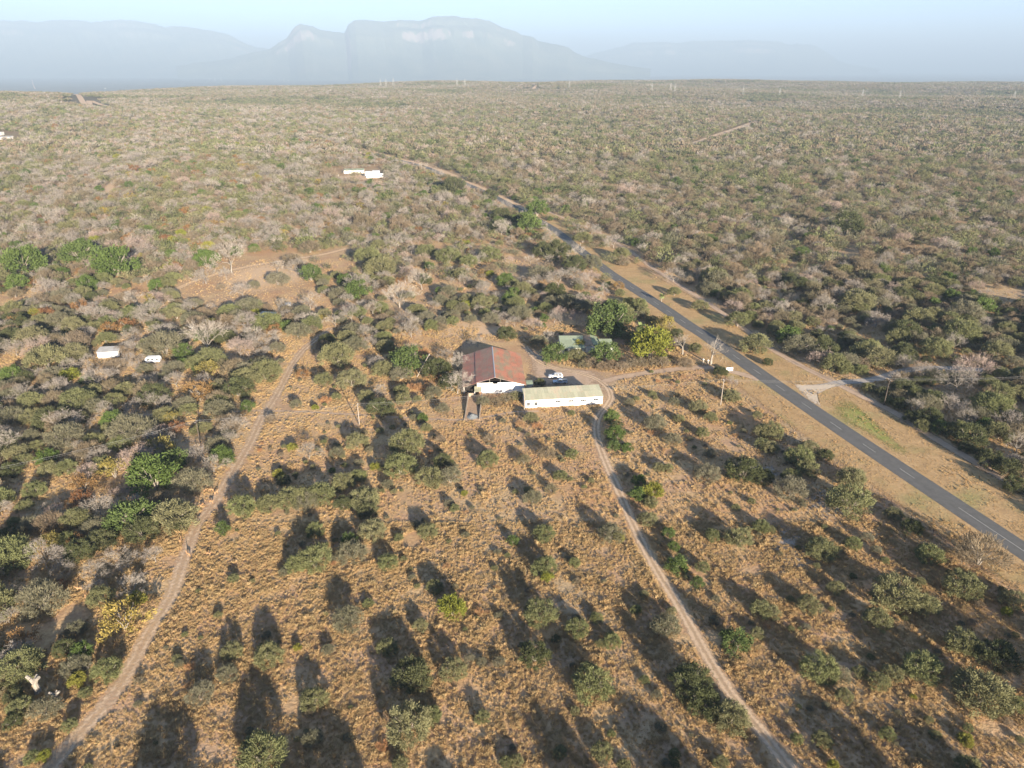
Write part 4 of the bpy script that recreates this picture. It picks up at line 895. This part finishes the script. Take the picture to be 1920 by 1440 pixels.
# long white building
b = empty('long_building', (4.6, 215.95, 0), .1264); tag(b, 'long low white building with faded green tin roof and small windows', 'building')
LL, DD = 26.5, 6.6
MB().box(0, LL, 0, .22, 0, 2.86).obj('front_wall', M['white'], b)
for x in (0, LL - .22): MB().hexa([(x,.23,0),(x+.22,.23,0),(x+.22,DD-.23,0),(x,DD-.23,0),(x,.23,2.88),(x+.22,.23,2.88),(x+.22,DD-.23,3.95),(x,DD-.23,3.95)]).obj('end_wall', M['white'], b)
MB().box(0, LL, DD - .22, DD, 0, 3.98).obj('back_wall', M['offwhite'], b)
roof_grid(b, lambda u, v: (u, v, 2.98 + (v + .3) * .172), [-.25 + k * (LL + .5) / 22 for k in range(23)], [-.3, 3.3, 7.0], M['paleroof'])
for x in (.95, 3.45): window(b, x, 0, 1.45, .95, 1.15)
for x in (11.1, 15.45, 19.85, 24.25):
    for k in (-1, 0, 1): window(b, x + k * .62, 0, 1.8, .46, .62, False, 'vent')
for x, wd in ((6.0, .9), (14.0, .9)): MB().box(x - wd/2, x + wd/2, DD + .004, DD + .05, 0, 2.05).obj('door', M['darkwood'], b)
# house among the garden trees
b = empty('garden_house', (19.5, 265.5, 0), .02); tag(b, 'green roofed house half hidden by bright garden trees', 'house')
MB().box(.2, 9.6, .3, 10.5, 0, 2.5).obj('wall', M['offwhite'], b); MB().box(10.1, 15.8, 1.6, 12.3, 0, 2.6).obj('wall', M['offwhite'], b); MB().box(16.2, 21.3, .6, 8.2, 0, 2.4).obj('wall', M['white'], b)
roof_grid(b, lambda u, v: (u, v, 2.55 + .12 * v), [0, 2.45, 4.9, 7.35, 9.8], [-.2, 3.6, 7.3, 11], M['greenroof'])
roof_grid(b, lambda u, v: (u, v, 2.75 + .30 * (u - 9.9)), [9.9, 11.5, 13.0], [1.2, 4.9, 8.7, 12.6], M['ramp'])
roof_grid(b, lambda u, v: (u, v, 2.75 + .30 * (16.1 - u)), [13.0, 14.5, 16.1], [1.2, 4.9, 8.7, 12.6], M['greenroof'])
roof_grid(b, lambda u, v: (u, v, 2.45 + .1 * v), [16.15, 17.9, 19.7, 21.5], [.3, 4.4, 8.5], M['greenroof'])
for x in (2.2, 5.0, 8.0): window(b, x, .29, 1.4, 1.2, 1.1)
window(b, 18.6, .59, 1.4, 1.2, 1.1); MB().box(6.1, 7.0, .22, .29, 0, 2.05).obj('door', M['darkwood'], b)
# cottage, shack, hut and caravan in the left bush
def cottage(name, label, px, py, rz, L, D, h, mat, roofmat, door_end=True, wins=(), cat='house', rise=.14):
    g = G3(px, py); b = empty(name, (g[0], g[1], g[2]), rz); tag(b, label, cat)
    MB().hexa([(0,0,-.2),(L,0,-.2),(L,D,-.2),(0,D,-.2),(0,0,h),(L,0,h),(L,D,h+rise*D),(0,D,h+rise*D)]).obj('wall', mat, b)
    n = max(2, int(L / 1.8)); roof_grid(b, lambda u, v: (u, v, h + .09 + rise * v), [-.25 + k * (L + .5) / n for k in range(n + 1)], [-.3, D / 2, D + .3], roofmat)
    if door_end: MB().box(L + .004, L + .05, D * .4, D * .4 + .9, 0, 2.0).obj('door', M['darkwood'], b)
    for x in wins: window(b, x, 0, 1.4, .9, .9)
    return b
cottage('cottage', 'small white cottage with grey tin roof in the left bush', 184, 672, .14, 7.6, 4.2, 2.5, M['white'], M['greyroof'])
cottage('tin_shack', 'grey tin roofed shack shaded by trees left of the barn', 484, 602, -.25, 7.0, 4.5, 2.2, M['offwhite'], M['greyroof'], cat='shack', wins=(2.0, 5.0))
cottage('white_hut', 'tiny white hut behind a big pale bare tree', 350, 619, -.2, 2.8, 2.4, 2.0, M['white'], M['greyroof'], False, cat='hut')
cottage('white_hut', 'tiny white hut behind the tin shack', 536, 577, .1, 2.2, 1.8, 1.5, M['offwhite'], M['greyroof'], False, cat='hut')
def caravan():
    g = G(273, 682); b = empty('caravan', (g[0], g[1], 0), .12); tag(b, 'white caravan parked right of the white cottage', 'caravan')
    pr = [(0.1,.5),(5.3,.5),(5.5,.9),(5.45,1.7),(5.1,2.35),(4.6,2.5),(.8,2.5),(.3,2.3),(0,1.6)]
    MB().extrude(pr, 0, 2.2).obj('body', M['whitepaint'], b)
    for x0, x1 in ((.8, 1.9), (2.3, 3.2), (4.0, 4.9)): MB().box(x0, x1, -.02, -.004, 1.35, 1.95).obj('window', M['glass'], b)
    for y in (.1, 1.9):
        wv = MB().tube((2.7, y, .34), (2.7, y + .2, .34), .34, .34, 14).obj('wheel', M['rubber'], b); MB().tube((2.7, y - .01, .34), (2.7, y + .21, .34), .18, .18, 10).obj('rim', M['rim'], wv)
    MB().tube((5.4, 1.1, .45), (6.6, 1.1, .42), .05, .05, 5).obj('tow_bar', M['steel'], b); MB().tube((6.3, 1.1, 0), (6.3, 1.1, .42), .05, .05, 5).obj('jockey_wheel', M['steel'], b)
caravan()
# far homestead and the buildings at the left edge
cottage('farm_house', 'long green roofed house of the far homestead', 645, 326, .05, 21, 8, 3.0, M['white'], M['greenroof'], wins=(3, 8, 14, 18))
def block_house(px, py, label, blocks, mat, rz=0):
    g = G3(px, py); b = empty('block_house', (g[0], g[1], g[2]), rz); tag(b, label, 'house')
    for (x0, x1, y0, y1, z1) in blocks:
        MB().box(x0, x1, y0, y1, -.3, z1).obj('wall', mat, b); MB().box(x0 - .15, x1 + .15, y0 - .15, y1 + .15, z1 + .003, z1 + .25).obj('parapet', mat, b)
        for q in range(max(1, int((x1 - x0) / 4))): window(b, x0 + 2 + q * 3.6, y0, min(z1 - 1.2, 1.6), 1.3, 1.2)
block_house(684, 335, 'white stepped flat roofed house of the far homestead', [(0, 7, 6, 14, 5.2), (7.5, 15, 2, 12, 6.2), (2, 7, 0, 5.6, 3.0), (15.3, 19, 6, 11, 3.2)], M['white'], .1)
block_house(612, 331, 'low white wall and outbuilding left of the far homestead', [(0, 5, 0, 4, 2.6), (5.3, 13, 1, 1.4, 1.6)], M['offwhite'])
block_house(-14, 254, 'white block house cut by the left edge', [(0, 14, 0, 8, 4)], M['offwhite'])
cottage('farm_shed', 'grey roofed shed at the left edge', -8, 262, 0, 22, 9, 3, M['offwhite'], M['greyroof'], False, cat='shed')
cottage('farm_shed', 'blue roofed shed near the left edge', 22, 268, 0, 13, 8, 3, M['offwhite'], M['bluetin'], False, cat='shed')
cottage('farm_house', 'lone white house on the far left ridge', 196, 166, 0, 16, 9, 4, M['white'], M['offwhite'], False)
FT = [(516, 118), (524, 116), (532, 117), (541, 119), (552, 120), (560, 121)] + [(950 + k * 5.3 + rnd.uniform(-1.5, 1.5), 131 + rnd.uniform(-.7, 1.2)) for k in range(16)]
for k, (px, py) in enumerate(FT):
    g = G3(px, max(py, 130.2)); s_ = rnd.uniform(.7, 1.3); b = empty('town_house', (g[0], g[1], g[2])); left = k < 6
    tag(b, f'tiny white house, {ORD[k if left else k - 6] or "first "}from the left in the far town below the ' + ('left slope' if left else 'main mountain'), 'house', 'white houses of the far ' + ('left' if left else 'right') + ' town')
    MB().box(-17 * s_, 17 * s_, 0, 22, -2, 13 * s_).obj('wall', M['white'], b); MB().extrude([(-19 * s_, 13.1 * s_), (19 * s_, 13.1 * s_), (0, 19 * s_)], -1, 23).obj('roof', M['greyroof'], b)

# ------------------------------------------------------------------ vehicles
def car(name, label, loc, rz, paint, suv):
    b = empty(name, loc, rz); tag(b, label, 'car' if suv else 'pickup')
    side = [(-2.55,.42),(-2.62,.62),(-2.6,.86),(-2.35,1.0),(-1.2,1.1),(2.55,1.12),(2.62,.9),(2.6,.5),(2.35,.42)]
    body = MB().extrude(side, -.9, .9).obj('body', paint, b)
    bv = body.modifiers.new('bevel', 'BEVEL'); bv.width = .06; bv.segments = 2
    xr = (2.45, 2.2) if suv else (.75, .62)
    MB().hexa([(-1.25,-.84,1.1),(xr[0],-.84,1.1),(xr[0],.84,1.1),(-1.25,.84,1.1),(-.45,-.7,1.74),(xr[1],-.7,1.76),(xr[1],.7,1.76),(-.45,.7,1.74)]).obj('cabin', paint, b)
    def lerp(x, t): return x
    MB().hexa([(-1.19,-.74,1.16),(-1.16,-.74,1.14),(-1.16,.74,1.14),(-1.19,.74,1.16),(-.53,-.64,1.70),(-.48,-.64,1.69),(-.48,.64,1.69),(-.53,.64,1.70)]).obj('windscreen', M['glass'], b)
    wins = [(-.85, -.1, -.52, -.08), (0.0, .85, 0.02, .78), (1.05, 2.1, 1.05, 1.95)] if suv else [(-.85, .62, -.5, .52)]
    for s in (-1, 1):
        for x0, x1, t0, t1 in wins:
            pts = [(x0, s * .86, 1.12), (x1, s * .86, 1.12), (x1, s * .80, 1.12), (x0, s * .80, 1.12), (t0, s * .735, 1.70), (t1, s * .735, 1.70), (t1, s * .69, 1.70), (t0, s * .69, 1.70)]
            MB().hexa(pts).obj('side_window', M['glass'], b)
        MB().box(-1.0, -.82, s * .9 if s > 0 else -1.06, 1.06 if s > 0 else -.9, 1.1, 1.26).obj('mirror', paint, b)
        MB().box(-2.63, -2.5, s * .62 - .2, s * .62 + .2, .72, .88).obj('headlight', M['lamp'], b)
        MB().box(2.56, 2.635, s * .78 - .1, s * .78 + .1, .7, 1.05).obj('tail_light', M['redlamp'], b)
        for x in (-1.65, 1.6):
            wv = MB().tube((x, s * .70, .38), (x, s * .935, .38), .38, .38, 18).obj('wheel', M['rubber'], b); MB().tube((x, s * .72, .38), (x, s * .945, .38), .22, .22, 12).obj('rim', M['rim'], wv)
    MB().box(-2.72, -2.6, -.8, .8, .42, .6).obj('front_bumper', M['bedliner'] if not suv else paint, b); MB().box(2.61, 2.74, -.8, .8, .45, .6).obj('rear_bumper', M['steel'], b)
    if suv:
        rk = MB()
        for y in (-.55, .55): rk.box(.0, 2.0, y - .03, y + .03, 1.82, 1.87)
        for k in range(5): rk.box(.1 + k * .44, .15 + k * .44, -.52, .52, 1.825, 1.865)
        rk.obj('roof_rack', M['steel'], b)
    else:
        MB().box(.85, 2.5, -.74, .74, 1.123, 1.14).obj('load_bed', M['bedliner'], b)
        for y0, y1 in ((-.88, -.75), (.75, .88)): MB().box(.8, 2.55, y0, y1, 1.125, 1.36).obj('bed_side', paint, b)
        MB().box(2.48, 2.56, -.745, .745, 1.125, 1.36).obj('tailgate', paint, b)
car('pickup_truck', 'silver blue pickup with open black load bed in the shaded yard', (17.5, 236.6, .03), .03, M['silverpaint'], False)
car('station_wagon', 'white station wagon with roof rack beside the pickup', (16.2, 241.7, .03), .01, M['whitepaint'], True)

# ------------------------------------------------------------------ poles, wires, fences, signs
WIRE = []
def pole(px, py, H, label, mat='wood', lean=(0, 0), arm=1.6, rz=0, name='utility_pole'):
    g = G(px, py); b = empty(name, (g[0], g[1], 0), rz); tag(b, label, 'pole', 'utility poles of the farm line')
    top = Vector((lean[0], lean[1], H)); MB().tube((0, 0, -.3), top, .17, .12, 8).obj('shaft', M[mat], b)
    if arm:
        MB().box(top.x - .08, top.x + .08, top.y - arm / 2, top.y + arm / 2, H - .55, H - .4).obj('cross_arm', M['darkwood'], b)
        for k in (-.42, 0, .42): MB().tube((top.x, top.y + k * arm, H - .4), (top.x, top.y + k * arm, H - .14 + (.2 if k == 0 else 0)), .05, .04, 6).obj('insulator', M['lamp'], b)
    return Vector((g[0], g[1], 0)) + top
tops = [pole(-90, 950, 8.5, 'utility pole beyond the left edge, carrying the farm wires', 'darkwood'), pole(376, 834, 8.2, 'dark utility pole in the trees beside the left dirt track', 'darkwood'), pole(674, 797, 7.5, 'thin utility pole standing in the field left of the barn'),
        pole(983, 779, 9.4, 'pale utility pole at the left corner of the long white building'), pole(1351, 760, 9.6, 'pale utility pole beside the fence and round green bush'), pole(1657, 760, 9.8, 'dark utility pole in the bush right of the gravel junction', 'darkwood'), pole(2050, 742, 9.5, 'utility pole beyond the right edge, carrying the farm wires', 'darkwood')]
lp = pole(781, 707, 8.6, 'leaning pale pole with cross arm between the barn and a bright green tree', 'wood', (5.0, 1.5), 1.4)
pw = empty('power_line', (0, 0, 0)); tag(pw, 'thin overhead power wires crossing the farm from pole to pole', 'power line')
for a_, c_ in zip(tops[:-1], tops[1:]):
    for k in (-.42, 0, .42):
        off = Vector((0, k * 1.6, -.13 + (.2 if k == 0 else 0))); mb = MB(); pts = []
        for q in range(13):
            t = q / 12; p = a_.lerp(c_, t) + off; p.z -= 4 * t * (1 - t) * (a_ - c_).length * .016; pts.append(p)
        for p, q in zip(pts[:-1], pts[1:]): mb.tube(p, q, .010, .010, 4, cap=False)
        mb.obj('wire', M['wire'], pw)
def fence(C, label, step=7.0, H=1.3):
    b = empty('wire_fence', (*C[0], 0)); tag(b, label, 'fence', 'farm fences along the road')
    ac = np.concatenate([[0], np.cumsum(np.linalg.norm(np.diff(C, axis=0), axis=1))]); ss = np.arange(0, ac[-1], step)
    pts = np.stack([np.interp(ss, ac, C[:, 0]), np.interp(ss, ac, C[:, 1])], -1) - C[0]
    me = MB().tube((0, 0, -.2), (0, 0, H), .085, .075, 6).mesh('post', M['darkwood'])
    for p in pts: link('post', me, b, (p[0], p[1], 0), (rnd.uniform(-.06, .06), rnd.uniform(-.06, .06), 0))
    for z in (.35, .75, 1.15):
        mb = MB()
        for p, q in zip(pts[:-1], pts[1:]): mb.tube((p[0], p[1], z), (q[0], q[1], z), .014, .014, 3, cap=False)
        mb.obj('strand', M['darkwood'], b)
nR = normals2(ROAD); i0 = np.argmin(np.abs(ROAD[:, 1] - 95)); i1 = np.argmin(np.abs(ROAD[:, 1] - 262)); i2 = np.argmin(np.abs(ROAD[:, 1] - 330))
fence(ROAD[i0:i1] - nR[i0:i1] * 15.6, 'wire fence with dark posts between the field and the road'); fence(ROAD[i0:i2] + nR[i0:i2] * 28.5, 'wire fence with dark posts at the edge of the right hand bush')
g = G(1367, 699); b = empty('signboard', (g[0], g[1], 0), .1); tag(b, 'blank white signboard on posts beside the road', 'sign')
MB().box(-1.3, 1.3, -.04, .04, .75, 2.15).obj('board', M['white'], b)
for x in (-1.0, 1.0): MB().box(x - .06, x + .06, .045, .16, -.2, 2.1).obj('post', M['darkwood'], b)
for k, (px, py, lb) in enumerate([(1318, 683, 'yellowish gate pillar left of the thick pale tree trunk'), (1327, 685, 'whitish gate pillar close to the thick pale tree trunk')]):
    g = G(px, py); b = empty('gate_pillar', (g[0], g[1], 0)); tag(b, lb, 'pillar', 'pillars of the farm gate'); m_ = M['concrete'] if k else M['straw']
    MB().box(-.25, .25, -.25, .25, -.1, 2.0).obj('shaft', M['palebark'], b); MB().hexa([(-.34,-.34,2.003),(.34,-.34,2.003),(.34,.34,2.003),(-.34,.34,2.003),(-.12,-.12,2.3),(.12,-.12,2.3),(.12,.12,2.3),(-.12,.12,2.3)]).obj('cap', M['white'], b)
g = G(1553, 693); b = empty('road_sign', (g[0], g[1], 0), .3); tag(b, 'small white plate on a thin post at the gravel junction', 'sign')
MB().tube((0, 0, -.2), (0, 0, 2.9), .05, .05, 6).obj('post', M['steel'], b); MB().box(-.1, .8, -.08, -.055, 2.2, 2.8).obj('plate', M['white'], b)
def pylon_mesh(H):
    mb = MB(); t = .0045 * H
    def bar(a, c, r=t): mb.tube(a, c, r, r, 4, cap=False)
    lev = [0, .22, .42, .6, .78, 1.0]; wd = [.13, .10, .075, .055, .04, .02]
    for sx in (-1, 1):
        for sy in (-1, 1):
            for k in range(5): bar((sx * wd[k] * H, sy * wd[k] * H, lev[k] * H), (sx * wd[k+1] * H, sy * wd[k+1] * H, lev[k+1] * H))
    for k in range(4):
        for sy in (-1, 1):
            bar((-wd[k] * H, sy * wd[k] * H, lev[k] * H), (wd[k+1] * H, sy * wd[k+1] * H, lev[k+1] * H), t * .7); bar((wd[k] * H, sy * wd[k] * H, lev[k] * H), (-wd[k+1] * H, sy * wd[k+1] * H, lev[k+1] * H), t * .7)
    arms = MB()
    for z, a_ in ((.66, .17), (.8, .14), (.92, .10)):
        for s in (-1, 1): arms.tube((0, 0, z * H), (s * a_ * H, 0, z * H), t * 1.3, t * .6, 4); arms.tube((0, 0, (z + .06) * H), (s * a_ * H, 0, z * H), t * .7, t * .5, 4)
    return mb.mesh('tower', M['pylon']), arms.mesh('cross_arms', M['pylon'])
PY = pylon_mesh(1.0)
PL = [(393,152),(404,152),(415,151),(515,153),(525,154),(533,153),(541,153),(714,164),(724,164),(738,162),(857,163),(872,163),(1067,168),(1222,172),(1257,172),(1265,174),(1393,178),(1461,182),(1616,184),(1686,187),(1900,188)]
for k, (px, py) in enumerate(PL):
    g = G3(px, py); dep = math.hypot(g[0], g[1]); Hh = min(62, max(26, 13.5 * dep / FPX)); b = empty('power_pylon', (g[0], g[1], g[2] - 1), rnd.uniform(-.3, .3)); b.scale = (Hh,) * 3
    tag(b, f'pale lattice power pylon on the far plain, {ORD[k] if k < 20 else "last "}from the left' if k else 'pale lattice power pylon on the far plain, leftmost of all', 'pylon', 'power pylons on the horizon')
    link('tower', PY[0], b); link('cross_arms', PY[1], b)

# ------------------------------------------------------------------ palms, stumps, antelope
def palm(px, py, W, H, mat, label, seed):
    g = G(px, py); b = empty('palm_tree', (g[0], g[1], 0)); tag(b, label, 'palm', 'garden palms'); r = random.Random(seed)
    mb = MB(); p = Vector((0, 0, -.2)); lean = Vector((r.uniform(-.08, .08), r.uniform(-.08, .08), 1))
    for k in range(6): q = p + lean * (H / 6 + .04); mb.tube(p, q, .22 - .01 * k, .21 - .01 * k, 8, cap=False); p = q
    mb.obj('trunk', M['bark'], b); V = []; t = []; top = p
    for k in range(34):
        a = r.uniform(0, 6.28); el = r.uniform(-.6, 1.2); L = W * .55 * r.uniform(.85, 1.1); d = Vector((math.cos(a) * math.cos(el), math.sin(a) * math.cos(el), math.sin(el))); s = Vector((-math.sin(a), math.cos(a), 0)); q = Vector(top)
        for j in range(4):
            e = q + d * (L / 4); w0, w1 = (.10, .30, .38, .28, .03)[j] * W * .32, (.10, .30, .38, .28, .03)[j + 1] * W * .32
            V += [q - s * w0, q + s * w0, e + s * w1, e - s * w1]; t += [r.uniform(0, 1)] * 4; q = e; d = (d + Vector((0, 0, -.32))).normalized()
    link('crown', mesh_np('crown', np.array(V), [np.arange(len(V)).reshape(-1, 4)], [mat], attr={'tint': t}), b)
palm(1201, 632, 5.0, 4.2, M['frond'], 'green fan palm left of the silver palm', 1); palm(1216, 634, 4.6, 3.4, M['silverfrond'], 'silvery palm behind the yellow green garden tree', 2)
palm(1064, 572, 4.2, 3.2, M['frond'], 'small palm behind the purplish bare trees', 3); palm(1118, 586, 6.0, 3.4, M['frond'], 'feathery palm behind the large bright green tree', 4); palm(1240, 566, 3.6, 2.8, M['frond'], 'small palm beside the road above the garden', 5)
def stump(px, py, s, label, seed, flip=1):
    g = G(px, py); b = empty('dead_stump', (g[0], g[1], 0)); tag(b, label, 'stump', 'bleached dead stumps'); mb = MB()
    P_ = [Vector(v) * s for v in ((0, 0, -.1), (.05, 0, .8), (-.1 * flip, .1, 1.6))]; mb.tube(P_[0], P_[1], .46 * s, .36 * s, 9).tube(P_[1], P_[2], .36 * s, .30 * s, 9); mb.obj('trunk', M['palebark'], b)
    for d in ((-.9 * flip, .2, .9, .2), (.85 * flip, -.1, 1.0, .2), (.1, .7, .7, .15)):
        l = MB(); e = P_[2] + Vector(d[:3]) * s; m_ = P_[2].lerp(e, .5) + Vector((0, 0, .1 * s)); l.tube(P_[2] - Vector((0, 0, .15 * s)), m_, .27 * s, .22 * s, 8).tube(m_, e, .22 * s, d[3] * s, 8); l.obj('limb', M['palebark'], b)
stump(72, 1300, 1.5, 'big bleached stump with sawn forks near the lower left corner', 1); stump(106, 1318, 1.0, 'smaller forked bleached stump right of the big one', 2, -1); stump(25, 1246, .7, 'short bleached stump at the left edge above the big one', 3)
def antelope_mesh(graze):
    hd = [(.62, 0, .98), (.72, 0, 1.12), (.90, 0, 1.08)] if not graze else [(.66, 0, .62), (.78, 0, .34), (.86, 0, .16)]
    P_ = [(0, 0, .72), (.26, 0, .70), (.46, 0, .78)] + hd + [(-.28, 0, .74), (-.44, 0, .74)]
    Ed = [(0, 1), (1, 2), (2, 3), (3, 4), (4, 5), (0, 6), (6, 7)]; Rd = [.15, .16, .12, .07, .065, .035, .155, .11]
    for s in (-1, 1):
        k = len(P_); P_ += [(.34, s * .09, .62), (.35, s * .09, .36), (.33, s * .09, 0), (-.40, s * .10, .60), (-.33, s * .10, .46), (-.46, s * .10, .28), (-.42, s * .10, 0)]; Rd += [.075, .03, .022, .10, .06, .03, .022]
        Ed += [(1, k), (k, k + 1), (k + 1, k + 2), (7, k + 3), (k + 3, k + 4), (k + 4, k + 5), (k + 5, k + 6)]
    k = len(P_); P_ += [(-.56, 0, .66), (-.58, 0, .5)]; Rd += [.03, .015]; Ed += [(7, k), (k, k + 1)]
    me = bpy.data.meshes.new('body'); me.from_pydata(P_, Ed, []); o = bpy.data.objects.new('body', me); COL.objects.link(o)
    o.modifiers.new('skin', 'SKIN')
    for v, r_ in zip(me.skin_vertices[0].data, Rd): v.radius = (r_, r_)
    me.skin_vertices[0].data[0].use_root = True
    o.modifiers.new('sub', 'SUBSURF').levels = 1; dg = bpy.context.evaluated_depsgraph_get(); m2 = bpy.data.meshes.new_from_object(o.evaluated_get(dg)); m2.name = 'body'; bpy.data.objects.remove(o); m2.materials.clear(); m2.materials.append(M['tanfur'])
    h = Vector(hd[1]); ear = MB()
    for s in (-1, 1): ear.tube(h + Vector((-.02, s * .04, .03)), h + Vector((-.06, s * .14, .10)), .03, .008, 5)
    hn = MB()
    for s in (-1, 1): hn.tube(h + Vector((.02, s * .03, .05)), h + Vector((-.06, s * .07, .24)), .014, .010, 5).tube(h + Vector((-.06, s * .07, .24)), h + Vector((-.02, s * .06, .42)), .010, .004, 5)
    return m2, ear.mesh('ears', M['tanfur']), hn.mesh('horns', M['darkwood'])
AM = [antelope_mesh(False), antelope_mesh(True)]
ANT = [(385,922,'leftmost of the five beside the left track bend'),(397,921,'upper middle of the five beside the left track bend'),(406,926,'nearest the ruts at the left track bend'),(397,943,'lower right of the five beside the left track bend'),(379,950,'lowest of the five beside the left track bend'),(339,1016,'under the olive trees left of the track'),(354,1042,'standing on the left track itself'),(351,986,'between trees and track above the others'),(392,1041,'alone in the grass right of the left track'),(150,1107,'uppermost of three in the left woods'),(162,1118,'middle of three in the left woods'),(174,1125,'lowest of three in the left woods'),(195,1030,'alone deep in the left woods')]
for k, (px, py, lb) in enumerate(ANT):
    g = G(px, py + 1); b = empty('antelope', (g[0], g[1], 0), rnd.uniform(0, 6.28)); b.scale = (1.15,) * 3; tag(b, ('grazing' if k % 3 == 1 else 'standing') + ' tan antelope, ' + lb, 'antelope', 'antelope herd'); m_ = AM[1 if k % 3 == 1 else 0]
    link('body', m_[0], b); link('ears', m_[1], b); link('horns', m_[2], b)
